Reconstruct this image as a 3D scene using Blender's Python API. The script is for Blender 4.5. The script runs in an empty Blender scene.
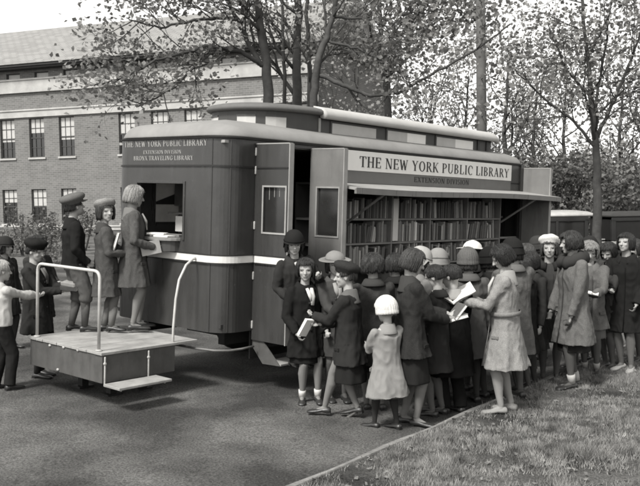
import bpy, math, random
import numpy as np
from mathutils import Vector, Matrix, noise
random.seed(7); rng = np.random.default_rng(7)
PI = math.pi; R = math.radians
S = bpy.context.scene; COL = S.collection

# ------------------------------------------------------------------ materials
def gcol(v): return (v*1.0, v*0.985, v*0.95, 1)
def mat(name, v, rough=.85, var=.15, scale=6, bump=.0, bscale=60, v2=None, detail=6, coords='Object', spec=.3, extra=None):
    m = bpy.data.materials.new(name); m.use_nodes = True
    nt = m.node_tree; N = nt.nodes; L = nt.links
    b = N['Principled BSDF']; b.inputs['Roughness'].default_value = rough
    b.inputs['Specular IOR Level'].default_value = spec
    tc = N.new('ShaderNodeTexCoord')
    nz = N.new('ShaderNodeTexNoise'); nz.inputs['Scale'].default_value = scale; nz.inputs['Detail'].default_value = detail
    nz.inputs['Roughness'].default_value = .65
    L.new(tc.outputs[coords], nz.inputs['Vector'])
    cr = N.new('ShaderNodeValToRGB')
    cr.color_ramp.elements[0].position = .3; cr.color_ramp.elements[1].position = .7
    cr.color_ramp.elements[0].color = gcol(v*(1-var)); cr.color_ramp.elements[1].color = gcol(v2 if v2 else v*(1+var))
    L.new(nz.outputs['Fac'], cr.inputs['Fac']); L.new(cr.outputs['Color'], b.inputs['Base Color'])
    if bump:
        n2 = N.new('ShaderNodeTexNoise'); n2.inputs['Scale'].default_value = bscale; n2.inputs['Detail'].default_value = 4
        L.new(tc.outputs[coords], n2.inputs['Vector'])
        bp = N.new('ShaderNodeBump'); bp.inputs['Strength'].default_value = bump; bp.inputs['Distance'].default_value = .01
        L.new(n2.outputs['Fac'], bp.inputs['Height']); L.new(bp.outputs['Normal'], b.inputs['Normal'])
    if extra: extra(m, nt, N, L, b, tc, cr)
    return m
_fab = {}
def fabric(v, kind='wool'):
    k = (round(v, 3), kind)
    if k not in _fab:
        def weave(m, nt, N, L, b, tc, cr):
            if kind != 'tweed': return
            n3 = N.new('ShaderNodeTexNoise'); n3.inputs['Scale'].default_value = 160; n3.inputs['Detail'].default_value = 2
            L.new(tc.outputs['Object'], n3.inputs['Vector'])
            mx = N.new('ShaderNodeMix'); mx.data_type = 'RGBA'; mx.blend_type = 'MULTIPLY'; mx.inputs[0].default_value = .7
            c2 = N.new('ShaderNodeValToRGB'); c2.color_ramp.elements[0].position = .4; c2.color_ramp.elements[1].position = .6
            c2.color_ramp.elements[0].color = (.72, .72, .72, 1); c2.color_ramp.elements[1].color = (1.22, 1.22, 1.22, 1)
            L.new(n3.outputs['Fac'], c2.inputs['Fac'])
            L.new(cr.outputs['Color'], mx.inputs[6]); L.new(c2.outputs['Color'], mx.inputs[7]); L.new(mx.outputs[2], b.inputs['Base Color'])
        _fab[k] = mat('fabric_%s' % kind, v if v > .06 else v*.75, .95, .09, 4, .3, 160, spec=.08, extra=weave)
    return _fab[k]
M = {}
M['skin'] = mat('skin', .31, .6, .06, 5); M['lip'] = mat('lip', .22, .6, .05); M['eye'] = mat('eye_dark', .07, .4, .05)
M['brow'] = mat('brow', .17, .8, .1)
def hairmat(v):
    def strands(m, nt, N, L, b, tc, cr):
        mp = N.new('ShaderNodeMapping'); mp.inputs['Scale'].default_value = (60, 60, 6)
        L.new(tc.outputs['Object'], mp.inputs['Vector'])
        n3 = N.new('ShaderNodeTexNoise'); n3.inputs['Scale'].default_value = 2.2; L.new(mp.outputs[0], n3.inputs['Vector'])
        bp = N.new('ShaderNodeBump'); bp.inputs['Strength'].default_value = .8; bp.inputs['Distance'].default_value = .012
        L.new(n3.outputs['Fac'], bp.inputs['Height']); L.new(bp.outputs['Normal'], b.inputs['Normal'])
    return mat('hair', v, .5, .25, 30, extra=strands)
_h = {}
def hair_m(v):
    if v not in _h: _h[v] = hairmat(v)
    return _h[v]
def dirt(m, nt, N, L, b, tc, cr):   # streaky, slightly worn paint
    mp = N.new('ShaderNodeMapping'); mp.inputs['Scale'].default_value = (7, 7, .8)
    L.new(tc.outputs['Object'], mp.inputs['Vector'])
    n3 = N.new('ShaderNodeTexNoise'); n3.inputs['Scale'].default_value = 1.6; n3.inputs['Detail'].default_value = 7
    L.new(mp.outputs[0], n3.inputs['Vector'])
    rr = N.new('ShaderNodeMapRange'); rr.inputs[1].default_value = .3; rr.inputs[2].default_value = .7
    rr.inputs[3].default_value = .2; rr.inputs[4].default_value = .5
    L.new(n3.outputs['Fac'], rr.inputs[0]); L.new(rr.outputs[0], b.inputs['Roughness'])
    mx = N.new('ShaderNodeMix'); mx.data_type = 'RGBA'; mx.blend_type = 'MULTIPLY'; mx.inputs[0].default_value = 1
    c2 = N.new('ShaderNodeValToRGB'); c2.color_ramp.elements[0].position = .3; c2.color_ramp.elements[1].position = .75
    c2.color_ramp.elements[0].color = (.93, .93, .93, 1); c2.color_ramp.elements[1].color = (1.08, 1.08, 1.08, 1)
    L.new(n3.outputs['Fac'], c2.inputs['Fac'])
    L.new(cr.outputs['Color'], mx.inputs[6]); L.new(c2.outputs['Color'], mx.inputs[7])
    n5 = N.new('ShaderNodeTexNoise'); n5.inputs['Scale'].default_value = 22; n5.inputs['Detail'].default_value = 9; n5.inputs['Roughness'].default_value = .75
    L.new(tc.outputs['Object'], n5.inputs['Vector']); c5 = N.new('ShaderNodeValToRGB'); c5.color_ramp.elements[0].position = .62; c5.color_ramp.elements[1].position = .74
    c5.color_ramp.elements[0].color = (0, 0, 0, 1); c5.color_ramp.elements[1].color = (.45, .45, .45, 1); L.new(n5.outputs['Fac'], c5.inputs['Fac'])
    m5 = N.new('ShaderNodeMix'); m5.data_type = 'RGBA'; m5.inputs[7].default_value = gcol(.14); L.new(c5.outputs['Color'], m5.inputs[0]); L.new(mx.outputs[2], m5.inputs[6]); L.new(m5.outputs[2], b.inputs['Base Color'])
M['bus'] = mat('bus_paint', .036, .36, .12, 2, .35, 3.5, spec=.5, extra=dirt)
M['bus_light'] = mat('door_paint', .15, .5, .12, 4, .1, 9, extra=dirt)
M['edge2'] = mat('worn_bar', .12, .5, .3, 9); M['cream'] = mat('cream_paint', .56, .5, .1, 8)
M['edge'] = mat('door_edge_paint', .27, .5, .15, 5)
M['moulding'] = mat('dark_moulding', .02, .5, .1)
M['roof'] = mat('roof_canvas', .20, .7, .12, 3, .08, 30); M['roll'] = mat('roof_edge_canvas', .40, .75, .10, 3, .08, 30)
M['roof2'] = mat('roof_paint_dark', .10, .7, .14, 5, .2, 30)
M['monitor'] = mat('monitor_paint', .05, .5, .12, 5)
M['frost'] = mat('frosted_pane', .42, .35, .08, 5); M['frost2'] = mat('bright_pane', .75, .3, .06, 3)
M['sign'] = mat('sign_board', .62, .6, .05, 4); M['signdark'] = mat('sign_lower', .12, .6, .08, 4)
M['ink'] = mat('letter_paint_dark', .02, .6, .1); M['gilt'] = mat('letter_paint_light', .28, .5, .2, 20)
M['black'] = mat('black_iron_leg_shade', .015, .6, .2, 10); M['dark'] = mat('dark_inside', .03, .8, .2, 5)
M['tyre'] = mat('tyre', .02, .85, .2, 20)
M['pipe'] = mat('painted_pipe', .42, .35, .15, 8)
M['plat'] = mat('platform_paint', .075, .6, .2, 6, .15, 20, extra=dirt)
M['deck'] = mat('platform_deck', .26, .8, .25, 5, .3, 40)
M['wood'] = mat('shelf_wood', .19, .6, .15, 8)
M['paper'] = mat('paper', .62, .8, .05, 8); M['wpaper'] = mat('white_paper', .7, .8, .04)
M['carp'] = mat('car_paint', .02, .3, .2, 4, spec=.5); M['polew'] = mat('weathered_pole', .09, .9, .3, 3, .5, 25)
M['glass'] = mat('dark_glass', .02, .12, .2, 4, spec=.6)
M['leather'] = mat('shoe_leather', .025, .4, .2, 20, .2, 60, spec=.5)
M['metal'] = mat('hinge_metal', .35, .4, .2, 20)
M['greycover'] = mat('grey_cover', .24, .7, .1, 10)
BK = [mat('book_cloth', v, .75, .15, 20) for v in (.05, .09, .15, .22, .30, .42, .11)]
M['bark'] = mat('bark', .05, .9, .35, 5, .8, 18)
def leafmat(name, v, v2):
    def tr(m, nt, N, L, b, tc, cr):
        out = N['Material Output']; t = N.new('ShaderNodeBsdfTranslucent'); mx = N.new('ShaderNodeMixShader'); mx.inputs[0].default_value = .3
        L.new(cr.outputs['Color'], t.inputs['Color']); L.new(b.outputs[0], mx.inputs[1]); L.new(t.outputs[0], mx.inputs[2]); L.new(mx.outputs[0], out.inputs['Surface'])
    return mat(name, v, .6, .35, .9, 0, v2=v2, extra=tr)
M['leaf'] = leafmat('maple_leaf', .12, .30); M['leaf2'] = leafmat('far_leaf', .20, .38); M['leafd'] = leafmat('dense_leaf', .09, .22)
M['grass'] = mat('grass_blade', .07, .8, .8, 5, v2=.34)
M['dry'] = mat('dry_leaf', .13, .9, .5, 9)
M['stone'] = mat('limestone', .36, .85, .22, 1.2, .1, 10)
M['milky'] = leafmat('milky_pane', .6, .75)
def courses(m, nt, N, L, b, tc, cr):
    bt = N.new('ShaderNodeTexBrick'); bt.inputs['Scale'].default_value = 1; bt.inputs['Brick Width'].default_value = .5; bt.inputs['Row Height'].default_value = .28; bt.inputs['Mortar Size'].default_value = .02
    bt.inputs['Color1'].default_value = gcol(.25); bt.inputs['Color2'].default_value = gcol(.19); bt.inputs['Mortar'].default_value = gcol(.12); L.new(tc.outputs['Object'], bt.inputs['Vector'])
    L.new(bt.outputs['Color'], b.inputs['Base Color'])
M['slate'] = mat('roof_slate', .23, .85, extra=courses)
def brick(m, nt, N, L, b, tc, cr):
    bt = N.new('ShaderNodeTexBrick'); bt.inputs['Scale'].default_value = 1.0
    bt.inputs['Brick Width'].default_value = .30; bt.inputs['Row Height'].default_value = .10; bt.inputs['Mortar Size'].default_value = .014
    bt.inputs['Color1'].default_value = gcol(.155); bt.inputs['Color2'].default_value = gcol(.115); bt.inputs['Mortar'].default_value = gcol(.19)
    mp = N.new('ShaderNodeMapping'); mp.inputs['Rotation'].default_value = (R(90), 0, 0)
    L.new(tc.outputs['Object'], mp.inputs['Vector']); L.new(mp.outputs[0], bt.inputs['Vector'])
    mx = N.new('ShaderNodeMix'); mx.data_type = 'RGBA'; mx.blend_type = 'MULTIPLY'; mx.inputs[0].default_value = 1
    c2 = N.new('ShaderNodeValToRGB'); c2.color_ramp.elements[0].color = (.75, .75, .75, 1); c2.color_ramp.elements[1].color = (1.25, 1.25, 1.25, 1)
    nz = N.new('ShaderNodeTexNoise'); nz.inputs['Scale'].default_value = 1.3; nz.inputs['Detail'].default_value = 8
    L.new(tc.outputs['Object'], nz.inputs['Vector']); L.new(nz.outputs['Fac'], c2.inputs['Fac'])
    L.new(bt.outputs['Color'], mx.inputs[6]); L.new(c2.outputs['Color'], mx.inputs[7]); L.new(mx.outputs[2], b.inputs['Base Color'])
M['brick'] = mat('brick', .2, .9, extra=brick)
def gravel(v1, v2, v3):
    def g(m, nt, N, L, b, tc, cr):
        n1 = N.new('ShaderNodeTexNoise'); n1.inputs['Scale'].default_value = 55; n1.inputs['Detail'].default_value = 5; n1.inputs['Roughness'].default_value = .8
        n0 = N.new('ShaderNodeTexNoise'); n0.inputs['Scale'].default_value = .9; n0.inputs['Detail'].default_value = 8
        L.new(tc.outputs['Object'], n1.inputs['Vector']); L.new(tc.outputs['Object'], n0.inputs['Vector'])
        c0 = N.new('ShaderNodeValToRGB'); c0.color_ramp.elements[0].position = .40; c0.color_ramp.elements[1].position = .62
        c0.color_ramp.elements[0].color = gcol(v1); c0.color_ramp.elements[1].color = gcol(v2)
        L.new(n0.outputs['Fac'], c0.inputs['Fac'])
        c1 = N.new('ShaderNodeValToRGB'); c1.color_ramp.elements[0].position = .38; c1.color_ramp.elements[1].position = .66
        c1.color_ramp.elements[0].color = (.6, .6, .6, 1); c1.color_ramp.elements[1].color = (v3, v3, v3, 1)
        L.new(n1.outputs['Fac'], c1.inputs['Fac'])
        mx = N.new('ShaderNodeMix'); mx.data_type = 'RGBA'; mx.blend_type = 'MULTIPLY'; mx.inputs[0].default_value = 1
        L.new(c0.outputs['Color'], mx.inputs[6]); L.new(c1.outputs['Color'], mx.inputs[7]); L.new(mx.outputs[2], b.inputs['Base Color'])
        if v3 > 2.7:
            vo = N.new('ShaderNodeTexVoronoi'); vo.feature = 'DISTANCE_TO_EDGE'; vo.inputs['Scale'].default_value = .55
            nd = N.new('ShaderNodeTexNoise'); nd.inputs['Scale'].default_value = 2.5; nd.inputs['Detail'].default_value = 6; L.new(tc.outputs['Object'], nd.inputs['Vector'])
            vm = N.new('ShaderNodeVectorMath'); vm.operation = 'MULTIPLY_ADD'; vm.inputs[1].default_value = (.7, .7, .7); L.new(nd.outputs['Color'], vm.inputs[0]); L.new(tc.outputs['Object'], vm.inputs[2]); L.new(vm.outputs[0], vo.inputs['Vector'])
            cv = N.new('ShaderNodeValToRGB'); cv.color_ramp.elements[0].position = .0; cv.color_ramp.elements[1].position = .012; cv.color_ramp.elements[0].color = (.5, .5, .5, 1); cv.color_ramp.elements[1].color = (1, 1, 1, 1)
            L.new(vo.outputs['Distance'], cv.inputs['Fac']); m3 = N.new('ShaderNodeMix'); m3.data_type = 'RGBA'; m3.blend_type = 'MULTIPLY'; m3.inputs[0].default_value = .35
            L.new(mx.outputs[2], m3.inputs[6]); L.new(cv.outputs['Color'], m3.inputs[7]); L.new(m3.outputs[2], b.inputs['Base Color'])
        bp = N.new('ShaderNodeBump'); bp.inputs['Strength'].default_value = .9; bp.inputs['Distance'].default_value = .02
        L.new(n1.outputs['Fac'], bp.inputs['Height']); L.new(bp.outputs['Normal'], b.inputs['Normal'])
    return g
M['road'] = mat('macadam', .1, .95, extra=gravel(.032, .095, 2.8), spec=.2)
M['soil'] = mat('turf_soil', .1, .95, extra=gravel(.03, .10, 2.6), spec=.1)

# ------------------------------------------------------------------ mesh helpers
class MB:
    def __init__(s): s.v = []; s.f = []; s.m = []
    def add(s, v, f, mi=0):
        o = len(s.v); s.v += [tuple(p) for p in v]; s.f += [tuple(i+o for i in q) for q in f]; s.m += [mi]*len(f); return s
    def box(s, a, b, T=None, mi=0):
        x0, y0, z0 = a; x1, y1, z1 = b
        v = [Vector(p) for p in ((x0,y0,z0),(x1,y0,z0),(x1,y1,z0),(x0,y1,z0),(x0,y0,z1),(x1,y0,z1),(x1,y1,z1),(x0,y1,z1))]
        if T: v = [T @ p for p in v]
        return s.add(v, [(0,3,2,1),(4,5,6,7),(0,1,5,4),(1,2,6,5),(2,3,7,6),(3,0,4,7)], mi)
    def tube(s, pts, rad, n=10, mi=0, flat=1.0, ref=None):
        pts = [Vector(p) for p in pts]; k = len(pts)
        if not hasattr(rad, '__len__'): rad = [rad]*k
        rings = []; u = None
        for i, p in enumerate(pts):
            d = (pts[min(i+1, k-1)] - pts[max(i-1, 0)]).normalized()
            if u is None:
                a = Vector(ref) if ref else (Vector((0, 0, 1)) if abs(d.z) < .9 else Vector((1, 0, 0)))
                u = (a - d*a.dot(d)).normalized()
            else: u = (u - d*u.dot(d)).normalized()
            w = d.cross(u)
            rings.append([p + (u*math.cos(t)*rad[i] + w*math.sin(t)*rad[i]*flat) for t in [2*PI*j/n for j in range(n)]])
        return s.loft(rings, mi)
    def capsule(s, a, b, ra, rb=None, n=10, mi=0):
        a = Vector(a); b = Vector(b); rb = ra if rb is None else rb
        d = b-a; Ln = d.length
        if Ln < 1e-6: d = Vector((0, 0, 1)); 
        else: d = d/Ln
        P, Q = [], []
        for t in (-.96, -.7, -.35): P.append(a+d*ra*t); Q.append(ra*math.sqrt(1-t*t))
        P += [a, b]; Q += [ra, rb]
        for t in (.35, .7, .96): P.append(b+d*rb*t); Q.append(rb*math.sqrt(1-t*t))
        return s.tube(P, Q, n, mi)
    def loft(s, rings, mi=0, caps=True, closed=True):
        o = len(s.v); n = len(rings[0]); f = []
        for r in rings: s.v += [tuple(p) for p in r]
        for i in range(len(rings)-1):
            for j in range(n if closed else n-1):
                k = (j+1) % n; f.append((o+i*n+j, o+i*n+k, o+(i+1)*n+k, o+(i+1)*n+j))
        if caps:
            f.append(tuple(o+j for j in reversed(range(n)))); f.append(tuple(o+(len(rings)-1)*n+j for j in range(n)))
        s.f += f; s.m += [mi]*len(f); return s
    def ell(s, c, r, T=None, nu=16, nv=10, mi=0):
        c = Vector(c); rings = []
        for i in range(1, nv):
            t = PI*i/nv; z = -math.cos(t)
            rings.append([Vector((c.x+r[0]*math.sin(t)*math.cos(a), c.y+r[1]*math.sin(t)*math.sin(a), c.z+r[2]*z)) for a in [2*PI*j/nu for j in range(nu)]])
        if T: rings = [[T @ p for p in q] for q in rings]
        return s.loft(rings, mi)
    def prism(s, poly, T, t0, t1, mi=0):   # poly in (x,y) extruded along z in frame T
        n = len(poly); v = [T @ Vector((p[0], p[1], t0)) for p in poly] + [T @ Vector((p[0], p[1], t1)) for p in poly]
        return s.add(v, [tuple(reversed(range(n))), tuple(range(n, 2*n))] + [(i, (i+1) % n, n+(i+1) % n, n+i) for i in range(n)], mi)
    def mesh(s, name='m'):
        me = bpy.data.meshes.new(name); me.from_pydata(s.v, [], s.f); me.polygons.foreach_set('material_index', s.m); me.update(); return me
    def build(s, name, mats, parent=None, smooth=False, bevel=0, fixn=True):
        me = s.mesh(name)
        if fixn:
            import bmesh
            bm = bmesh.new(); bm.from_mesh(me); bmesh.ops.recalc_face_normals(bm, faces=bm.faces); bm.to_mesh(me); bm.free()
        return link(name, me, mats, parent, smooth, bevel)
def link(name, me, mats, parent=None, smooth=False, bevel=0):
    for m in (mats if isinstance(mats, (list, tuple)) else [mats]): me.materials.append(m)
    if smooth: me.polygons.foreach_set('use_smooth', [True]*len(me.polygons))
    o = bpy.data.objects.new(name, me); COL.objects.link(o)
    if parent: o.parent = parent
    if bevel:
        b = o.modifiers.new('Bevel', 'BEVEL'); b.width = bevel; b.segments = 2; b.limit_method = 'ANGLE'
    return o
def vox(mb, size, smooth=3, wr=0, wf=8, seed=0):
    me = mb.mesh('tmp'); o = bpy.data.objects.new('tmp', me); COL.objects.link(o)
    r = o.modifiers.new('r', 'REMESH'); r.mode = 'VOXEL'; r.voxel_size = size; r.adaptivity = 0
    if smooth:
        s = o.modifiers.new('s', 'SMOOTH'); s.factor = .5; s.iterations = smooth
    dg = bpy.context.evaluated_depsgraph_get(); out = bpy.data.meshes.new_from_object(o.evaluated_get(dg))
    bpy.data.objects.remove(o); bpy.data.meshes.remove(me)
    if wr:
        n = len(out.vertices); co = np.empty(n*3); out.vertices.foreach_get('co', co); co = co.reshape(-1, 3)
        nn = np.empty(n*3); out.vertices.foreach_get('normal', nn); nn = nn.reshape(-1, 3)
        d = np.array([noise.noise(Vector((p[0]*wf+seed, p[1]*wf, p[2]*wf*.45))) for p in co])
        d2 = np.array([abs(noise.noise(Vector((p[0]*wf*2.1, p[1]*wf*2.1+seed, p[2]*wf*1.3)))) for p in co])
        co += nn*(d*wr - d2*wr*.9)[:, None]; out.vertices.foreach_set('co', co.ravel()); out.update()
    return out
def tag(o, label=None, cat=None, group=None, kind=None):
    if label: o['label'] = label
    if cat: o['category'] = cat
    if group: o['group'] = group
    if kind: o['kind'] = kind
    return o
def empty(name, loc=(0, 0, 0), rot=(0, 0, 0)):
    o = bpy.data.objects.new(name, None); COL.objects.link(o); o.location = loc; o.rotation_euler = rot; o.empty_display_size = .2; return o
def frame(o, x, y, z):
    m = Matrix.Identity(4)
    for i, a in enumerate((x, y, z)):
        for k in range(3): m[k][i] = a[k]
    for k in range(3): m[k][3] = o[k]
    return m

# ------------------------------------------------------------------ site frame
CAMZ = 2.15; TA = .0462; YAW = .8651; BX, BY, BZ = -1.1009, 9.0370, CAMZ-2.0789
MBUS = Matrix.Translation((BX, BY, BZ)) @ Matrix.Rotation(TA, 4, 'Y') @ Matrix.Rotation(YAW, 4, 'Z')
CY, SY = math.cos(YAW), math.sin(YAW)
def bus_xy(x, y):
    dx, dy = x-BX, y-BY; return dx*CY+dy*SY, -dx*SY+dy*CY
def sstep(t): t = min(1, max(0, t)); return t*t*(3-2*t)
def kerb_d(x, y):
    u, v = bus_xy(x, y); return -(v-(-2.50+.0848*u))     # >0 on the lawn
def base_z(x, y): return (BZ+.0462*BX) - .0462*20*math.tanh(x/20)
def gz(x, y):
    z = base_z(x, y); d = kerb_d(x, y)
    if d > 0: z += .055+.11*sstep(d/2.2)
    return z

# ------------------------------------------------------------------ camera, world, sun
cam = bpy.data.cameras.new('camera'); co = bpy.data.objects.new('camera', cam); COL.objects.link(co); S.camera = co
cam.lens = 36*860.56/640; cam.sensor_width = 36; cam.clip_end = 2000; cam.clip_start = .05
PT, RL = .0548, R(-1.0)
fw = Vector((0, math.cos(PT), -math.sin(PT))); up = Vector((0, math.sin(PT), math.cos(PT))); rt = Vector((1, 0, 0))
r2 = rt*math.cos(RL)+up*math.sin(RL); u2 = -rt*math.sin(RL)+up*math.cos(RL)
co.matrix_world = frame((0, 0, CAMZ), r2, u2, -fw)
W = bpy.data.worlds.new('World'); S.world = W; W.use_nodes = True; nt = W.node_tree
sky = nt.nodes.new('ShaderNodeTexSky'); sky.sky_type = 'NISHITA'; sky.sun_disc = False
SUN_EL, SUN_AZ = R(52), R(215)      # azimuth clockwise from +Y
sky.sun_elevation = SUN_EL; sky.sun_rotation = SUN_AZ; sky.dust_density = 1.5; sky.air_density = 1.6
bw = nt.nodes.new('ShaderNodeRGBToBW'); mul = nt.nodes.new('ShaderNodeMix'); mul.data_type = 'RGBA'; mul.blend_type = 'MULTIPLY'; mul.inputs[0].default_value = 1
mul.inputs[7].default_value = (1, .99, .965, 1)
bg = nt.nodes['Background']; bg.inputs['Strength'].default_value = .13
nt.links.new(sky.outputs[0], bw.inputs[0]); nt.links.new(bw.outputs[0], mul.inputs[6]); nt.links.new(mul.outputs[2], bg.inputs[0])
sl = bpy.data.lights.new('sun', 'SUN'); sl.energy = 2.3; sl.angle = R(12); sl.color = (1, .985, .955)
so = bpy.data.objects.new('sun', sl); COL.objects.link(so)
sd = Vector((math.sin(SUN_AZ)*math.cos(SUN_EL), math.cos(SUN_AZ)*math.cos(SUN_EL), math.sin(SUN_EL)))
so.rotation_euler = sd.to_track_quat('Z', 'Y').to_euler(); so.location = sd*40
S.view_settings.view_transform = 'Standard'; S.view_settings.look = 'None'; S.view_settings.gamma = 1
S.view_settings.exposure = 1.15
S.cycles.filter_width = 1.8

# ------------------------------------------------------------------ ground
def grid(xs, ys, zf, keep=None):
    m = MB(); nx, ny = len(xs), len(ys)
    v = [(x, y, zf(x, y)) for y in ys for x in xs]; f = []
    for j in range(ny-1):
        for i in range(nx-1):
            f.append((j*nx+i, j*nx+i+1, (j+1)*nx+i+1, (j+1)*nx+i))
    return m.add(v, f)
xs = [-900, -300, -120, -60, -40] + list(np.linspace(-30, 30, 121)) + [40, 60, 120, 300, 900]
ys = [-60, -20, -8] + list(np.linspace(-4, 30, 69)) + [36, 45, 60, 90, 150, 300, 900]
def road_z(x, y):
    d = kerb_d(x, y); z = base_z(x, y)
    return z - (.12*sstep((d-.2)/.8) if (d > 0 and y < 40) else 0) + .006*noise.noise(Vector((x*1.3, y*1.3, 0)))
tag(grid(xs, ys, road_z).build('road', M['road'], smooth=True, fixn=False), kind='structure')
# lawn: strip parallel to the kerb, in kerb coordinates
KD = Vector((math.cos(YAW+.0823), math.sin(YAW+.0823), 0)); KN = Vector((KD.y, -KD.x, 0))
K0 = MBUS @ Vector((0, -2.50, 0)); K0.z = 0
lm = MB(); us = list(np.linspace(-14, 40, 200)); vs = [.0, .06, .15, .3, .5]+list(np.linspace(.8, 8, 30))+[12, 25, 60]
V = []
for v in vs:
    for u in us:
        p = K0+KD*u+KN*v; V.append((p.x, p.y, (gz(p.x, p.y) if v > .001 else gz(p.x+KN.x*.01, p.y+KN.y*.01)) + .02*noise.noise(Vector((p.x*2, p.y*2, 3)))*min(1, v*3)))
nu = len(us); F = [(j*nu+i, j*nu+i+1, (j+1)*nu+i+1, (j+1)*nu+i) for j in range(len(vs)-1) for i in range(nu-1)]
lm.add(V, F); lawn = lm.build('lawn', M['soil'], smooth=True, fixn=False); tag(lawn, kind='structure')
km = MB(); rings = []
for u in us:
    p = K0+KD*u; z = base_z(p.x, p.y); q = []
    w = .035*noise.noise(Vector((u*1.3, 0, 0)))+.012*noise.noise(Vector((u*7, 0, 0)))
    for a, b in ((-.07+w, -.1), (-.065+w, .05), (-.045+w, .062), (0, .064), (.01, .03), (.01, -.1)):
        q.append((p.x+KN.x*a, p.y+KN.y*a, z+b))
    rings.append(q)
km.loft(rings); tag(km.build('kerb', M['stone'] if False else mat('kerb_stone', .17, .95, .5, 5, .5, 30), smooth=False), kind='structure')

def blades(n, sampler, hmin, hmax, w, name, m, lab):
    vv = np.empty((n*3, 3)); k = 0
    while k < n:
        x, y = sampler()
        if kerb_d(x, y) < .02: 
            if random.random() < .97: continue
        elif kerb_d(x, y) < .09 and random.random() < .7: continue
        z = gz(x, y)
        dens = noise.noise(Vector((x*1.7, y*1.7, 5)))+.6*noise.noise(Vector((x*5, y*5, 1)))
        if random.random() > .62+dens*1.1: continue
        a = random.uniform(0, 2*PI); h = random.uniform(hmin, hmax)*(.6+1.5*max(0, dens)); ln = random.uniform(.2, 1.0)*h; b = random.uniform(0, 2*PI)
        vv[3*k] = (x-math.cos(a)*w, y-math.sin(a)*w, z-.005); vv[3*k+1] = (x+math.cos(a)*w, y+math.sin(a)*w, z-.005)
        vv[3*k+2] = (x+math.cos(b)*ln, y+math.sin(b)*ln, z+h); k += 1
    me = bpy.data.meshes.new(name); me.from_pydata(vv.tolist(), [], [(3*i, 3*i+1, 3*i+2) for i in range(n)]); me.update()
    o = link(name, me, m); tag(o, lab, 'grass', kind='stuff')
TUFT = [(random.triangular(-3, 11, -1), random.uniform(-.04, 1)**1.2 if False else random.uniform(0, 1)**1.3*4.2) for _ in range(1500)]
def samp2():
    u, v = random.choice(TUFT); p = K0+KD*(u+random.gauss(0, .035))+KN*(v+random.gauss(0, .035)); return p.x, p.y
def samp():
    u = random.triangular(-4, 12, -1); v = random.uniform(0, 1)**1.3*4.5
    p = K0+KD*u+KN*v; return p.x, p.y
blades(150000, samp, .015, .07, .003, 'grass', M['grass'], 'rough short grass with worn patches beside the kerb')
blades(60000, samp2, .025, .07, .003, 'grass_tufts', M['grass'], 'longer straw coloured tufts standing in the grass')
# fallen leaves and twigs
fl = MB()
for i in range(2600):
    if i < 1700: x, y = samp()
    else: x, y = random.uniform(-4.5, 3.5), random.uniform(5, 9)
    if i >= 1700 and kerb_d(x, y) > -.05: continue
    if i >= 2400: u = random.triangular(-3, 8, 0); q_ = K0+KD*u-KN*abs(random.gauss(.05, .12)); x, y = q_.x, q_.y
    z = gz(x, y)+(.02 if i < 1700 else .006); a = random.uniform(0, 2*PI); s = random.uniform(.008, .028) if i < 1700 else random.uniform(.003, .009)
    t = [random.uniform(-.012, .014) for _ in range(4)] if i < 1700 else [0]*4
    c, sn = math.cos(a)*s, math.sin(a)*s
    fl.add([(x+c, y+sn, z+t[0]), (x-sn*.7, y+c*.7, z+t[1]), (x-c, y-sn, z+t[2]), (x+sn*.6, y-c*.6, z+t[3])], [(0, 1, 2, 3)])
tag(fl.build('fallen_leaves', M['dry'], fixn=False), 'small dry leaves scattered over the grass and road', 'leaves', kind='stuff')

# ------------------------------------------------------------------ lettering (roman capitals from strokes)
TK, TN = .17, .07
def arc(cx, cy, rx, ry, a0, a1, wx, wy, n=18):
    o, i = [], []
    for k in range(n+1):
        a = R(a0+(a1-a0)*k/n); c, s = math.cos(a), math.sin(a)
        o.append((cx+rx*c, cy+ry*s)); i.append((cx+(rx-wx)*c, cy+(ry-wy)*s))
    return [[o[k], o[k+1], i[k+1], i[k]] for k in range(n)]
def ln(x0, y0, x1, y1, w): return [[(x0-w/2, y0), (x0+w/2, y0), (x1+w/2, y1), (x1-w/2, y1)]]
def st(x, y0=0, y1=1, w=TK): return [[(x-w/2, y0), (x+w/2, y0), (x+w/2, y1), (x-w/2, y1)]]
def sf(x, y, w=.32, t=.045): return [[(x-w/2, y), (x+w/2, y), (x+w/2, y+t), (x-w/2, y+t)]]
def hb(x0, x1, y, t=.06): return [[(x0, y-t/2), (x1, y-t/2), (x1, y+t/2), (x0, y+t/2)]]
def tipd(x, y, d): return [[(x-.03, y), (x+.03, y), (x+.045*1, y+d), (x-.045, y+d)]]
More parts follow.
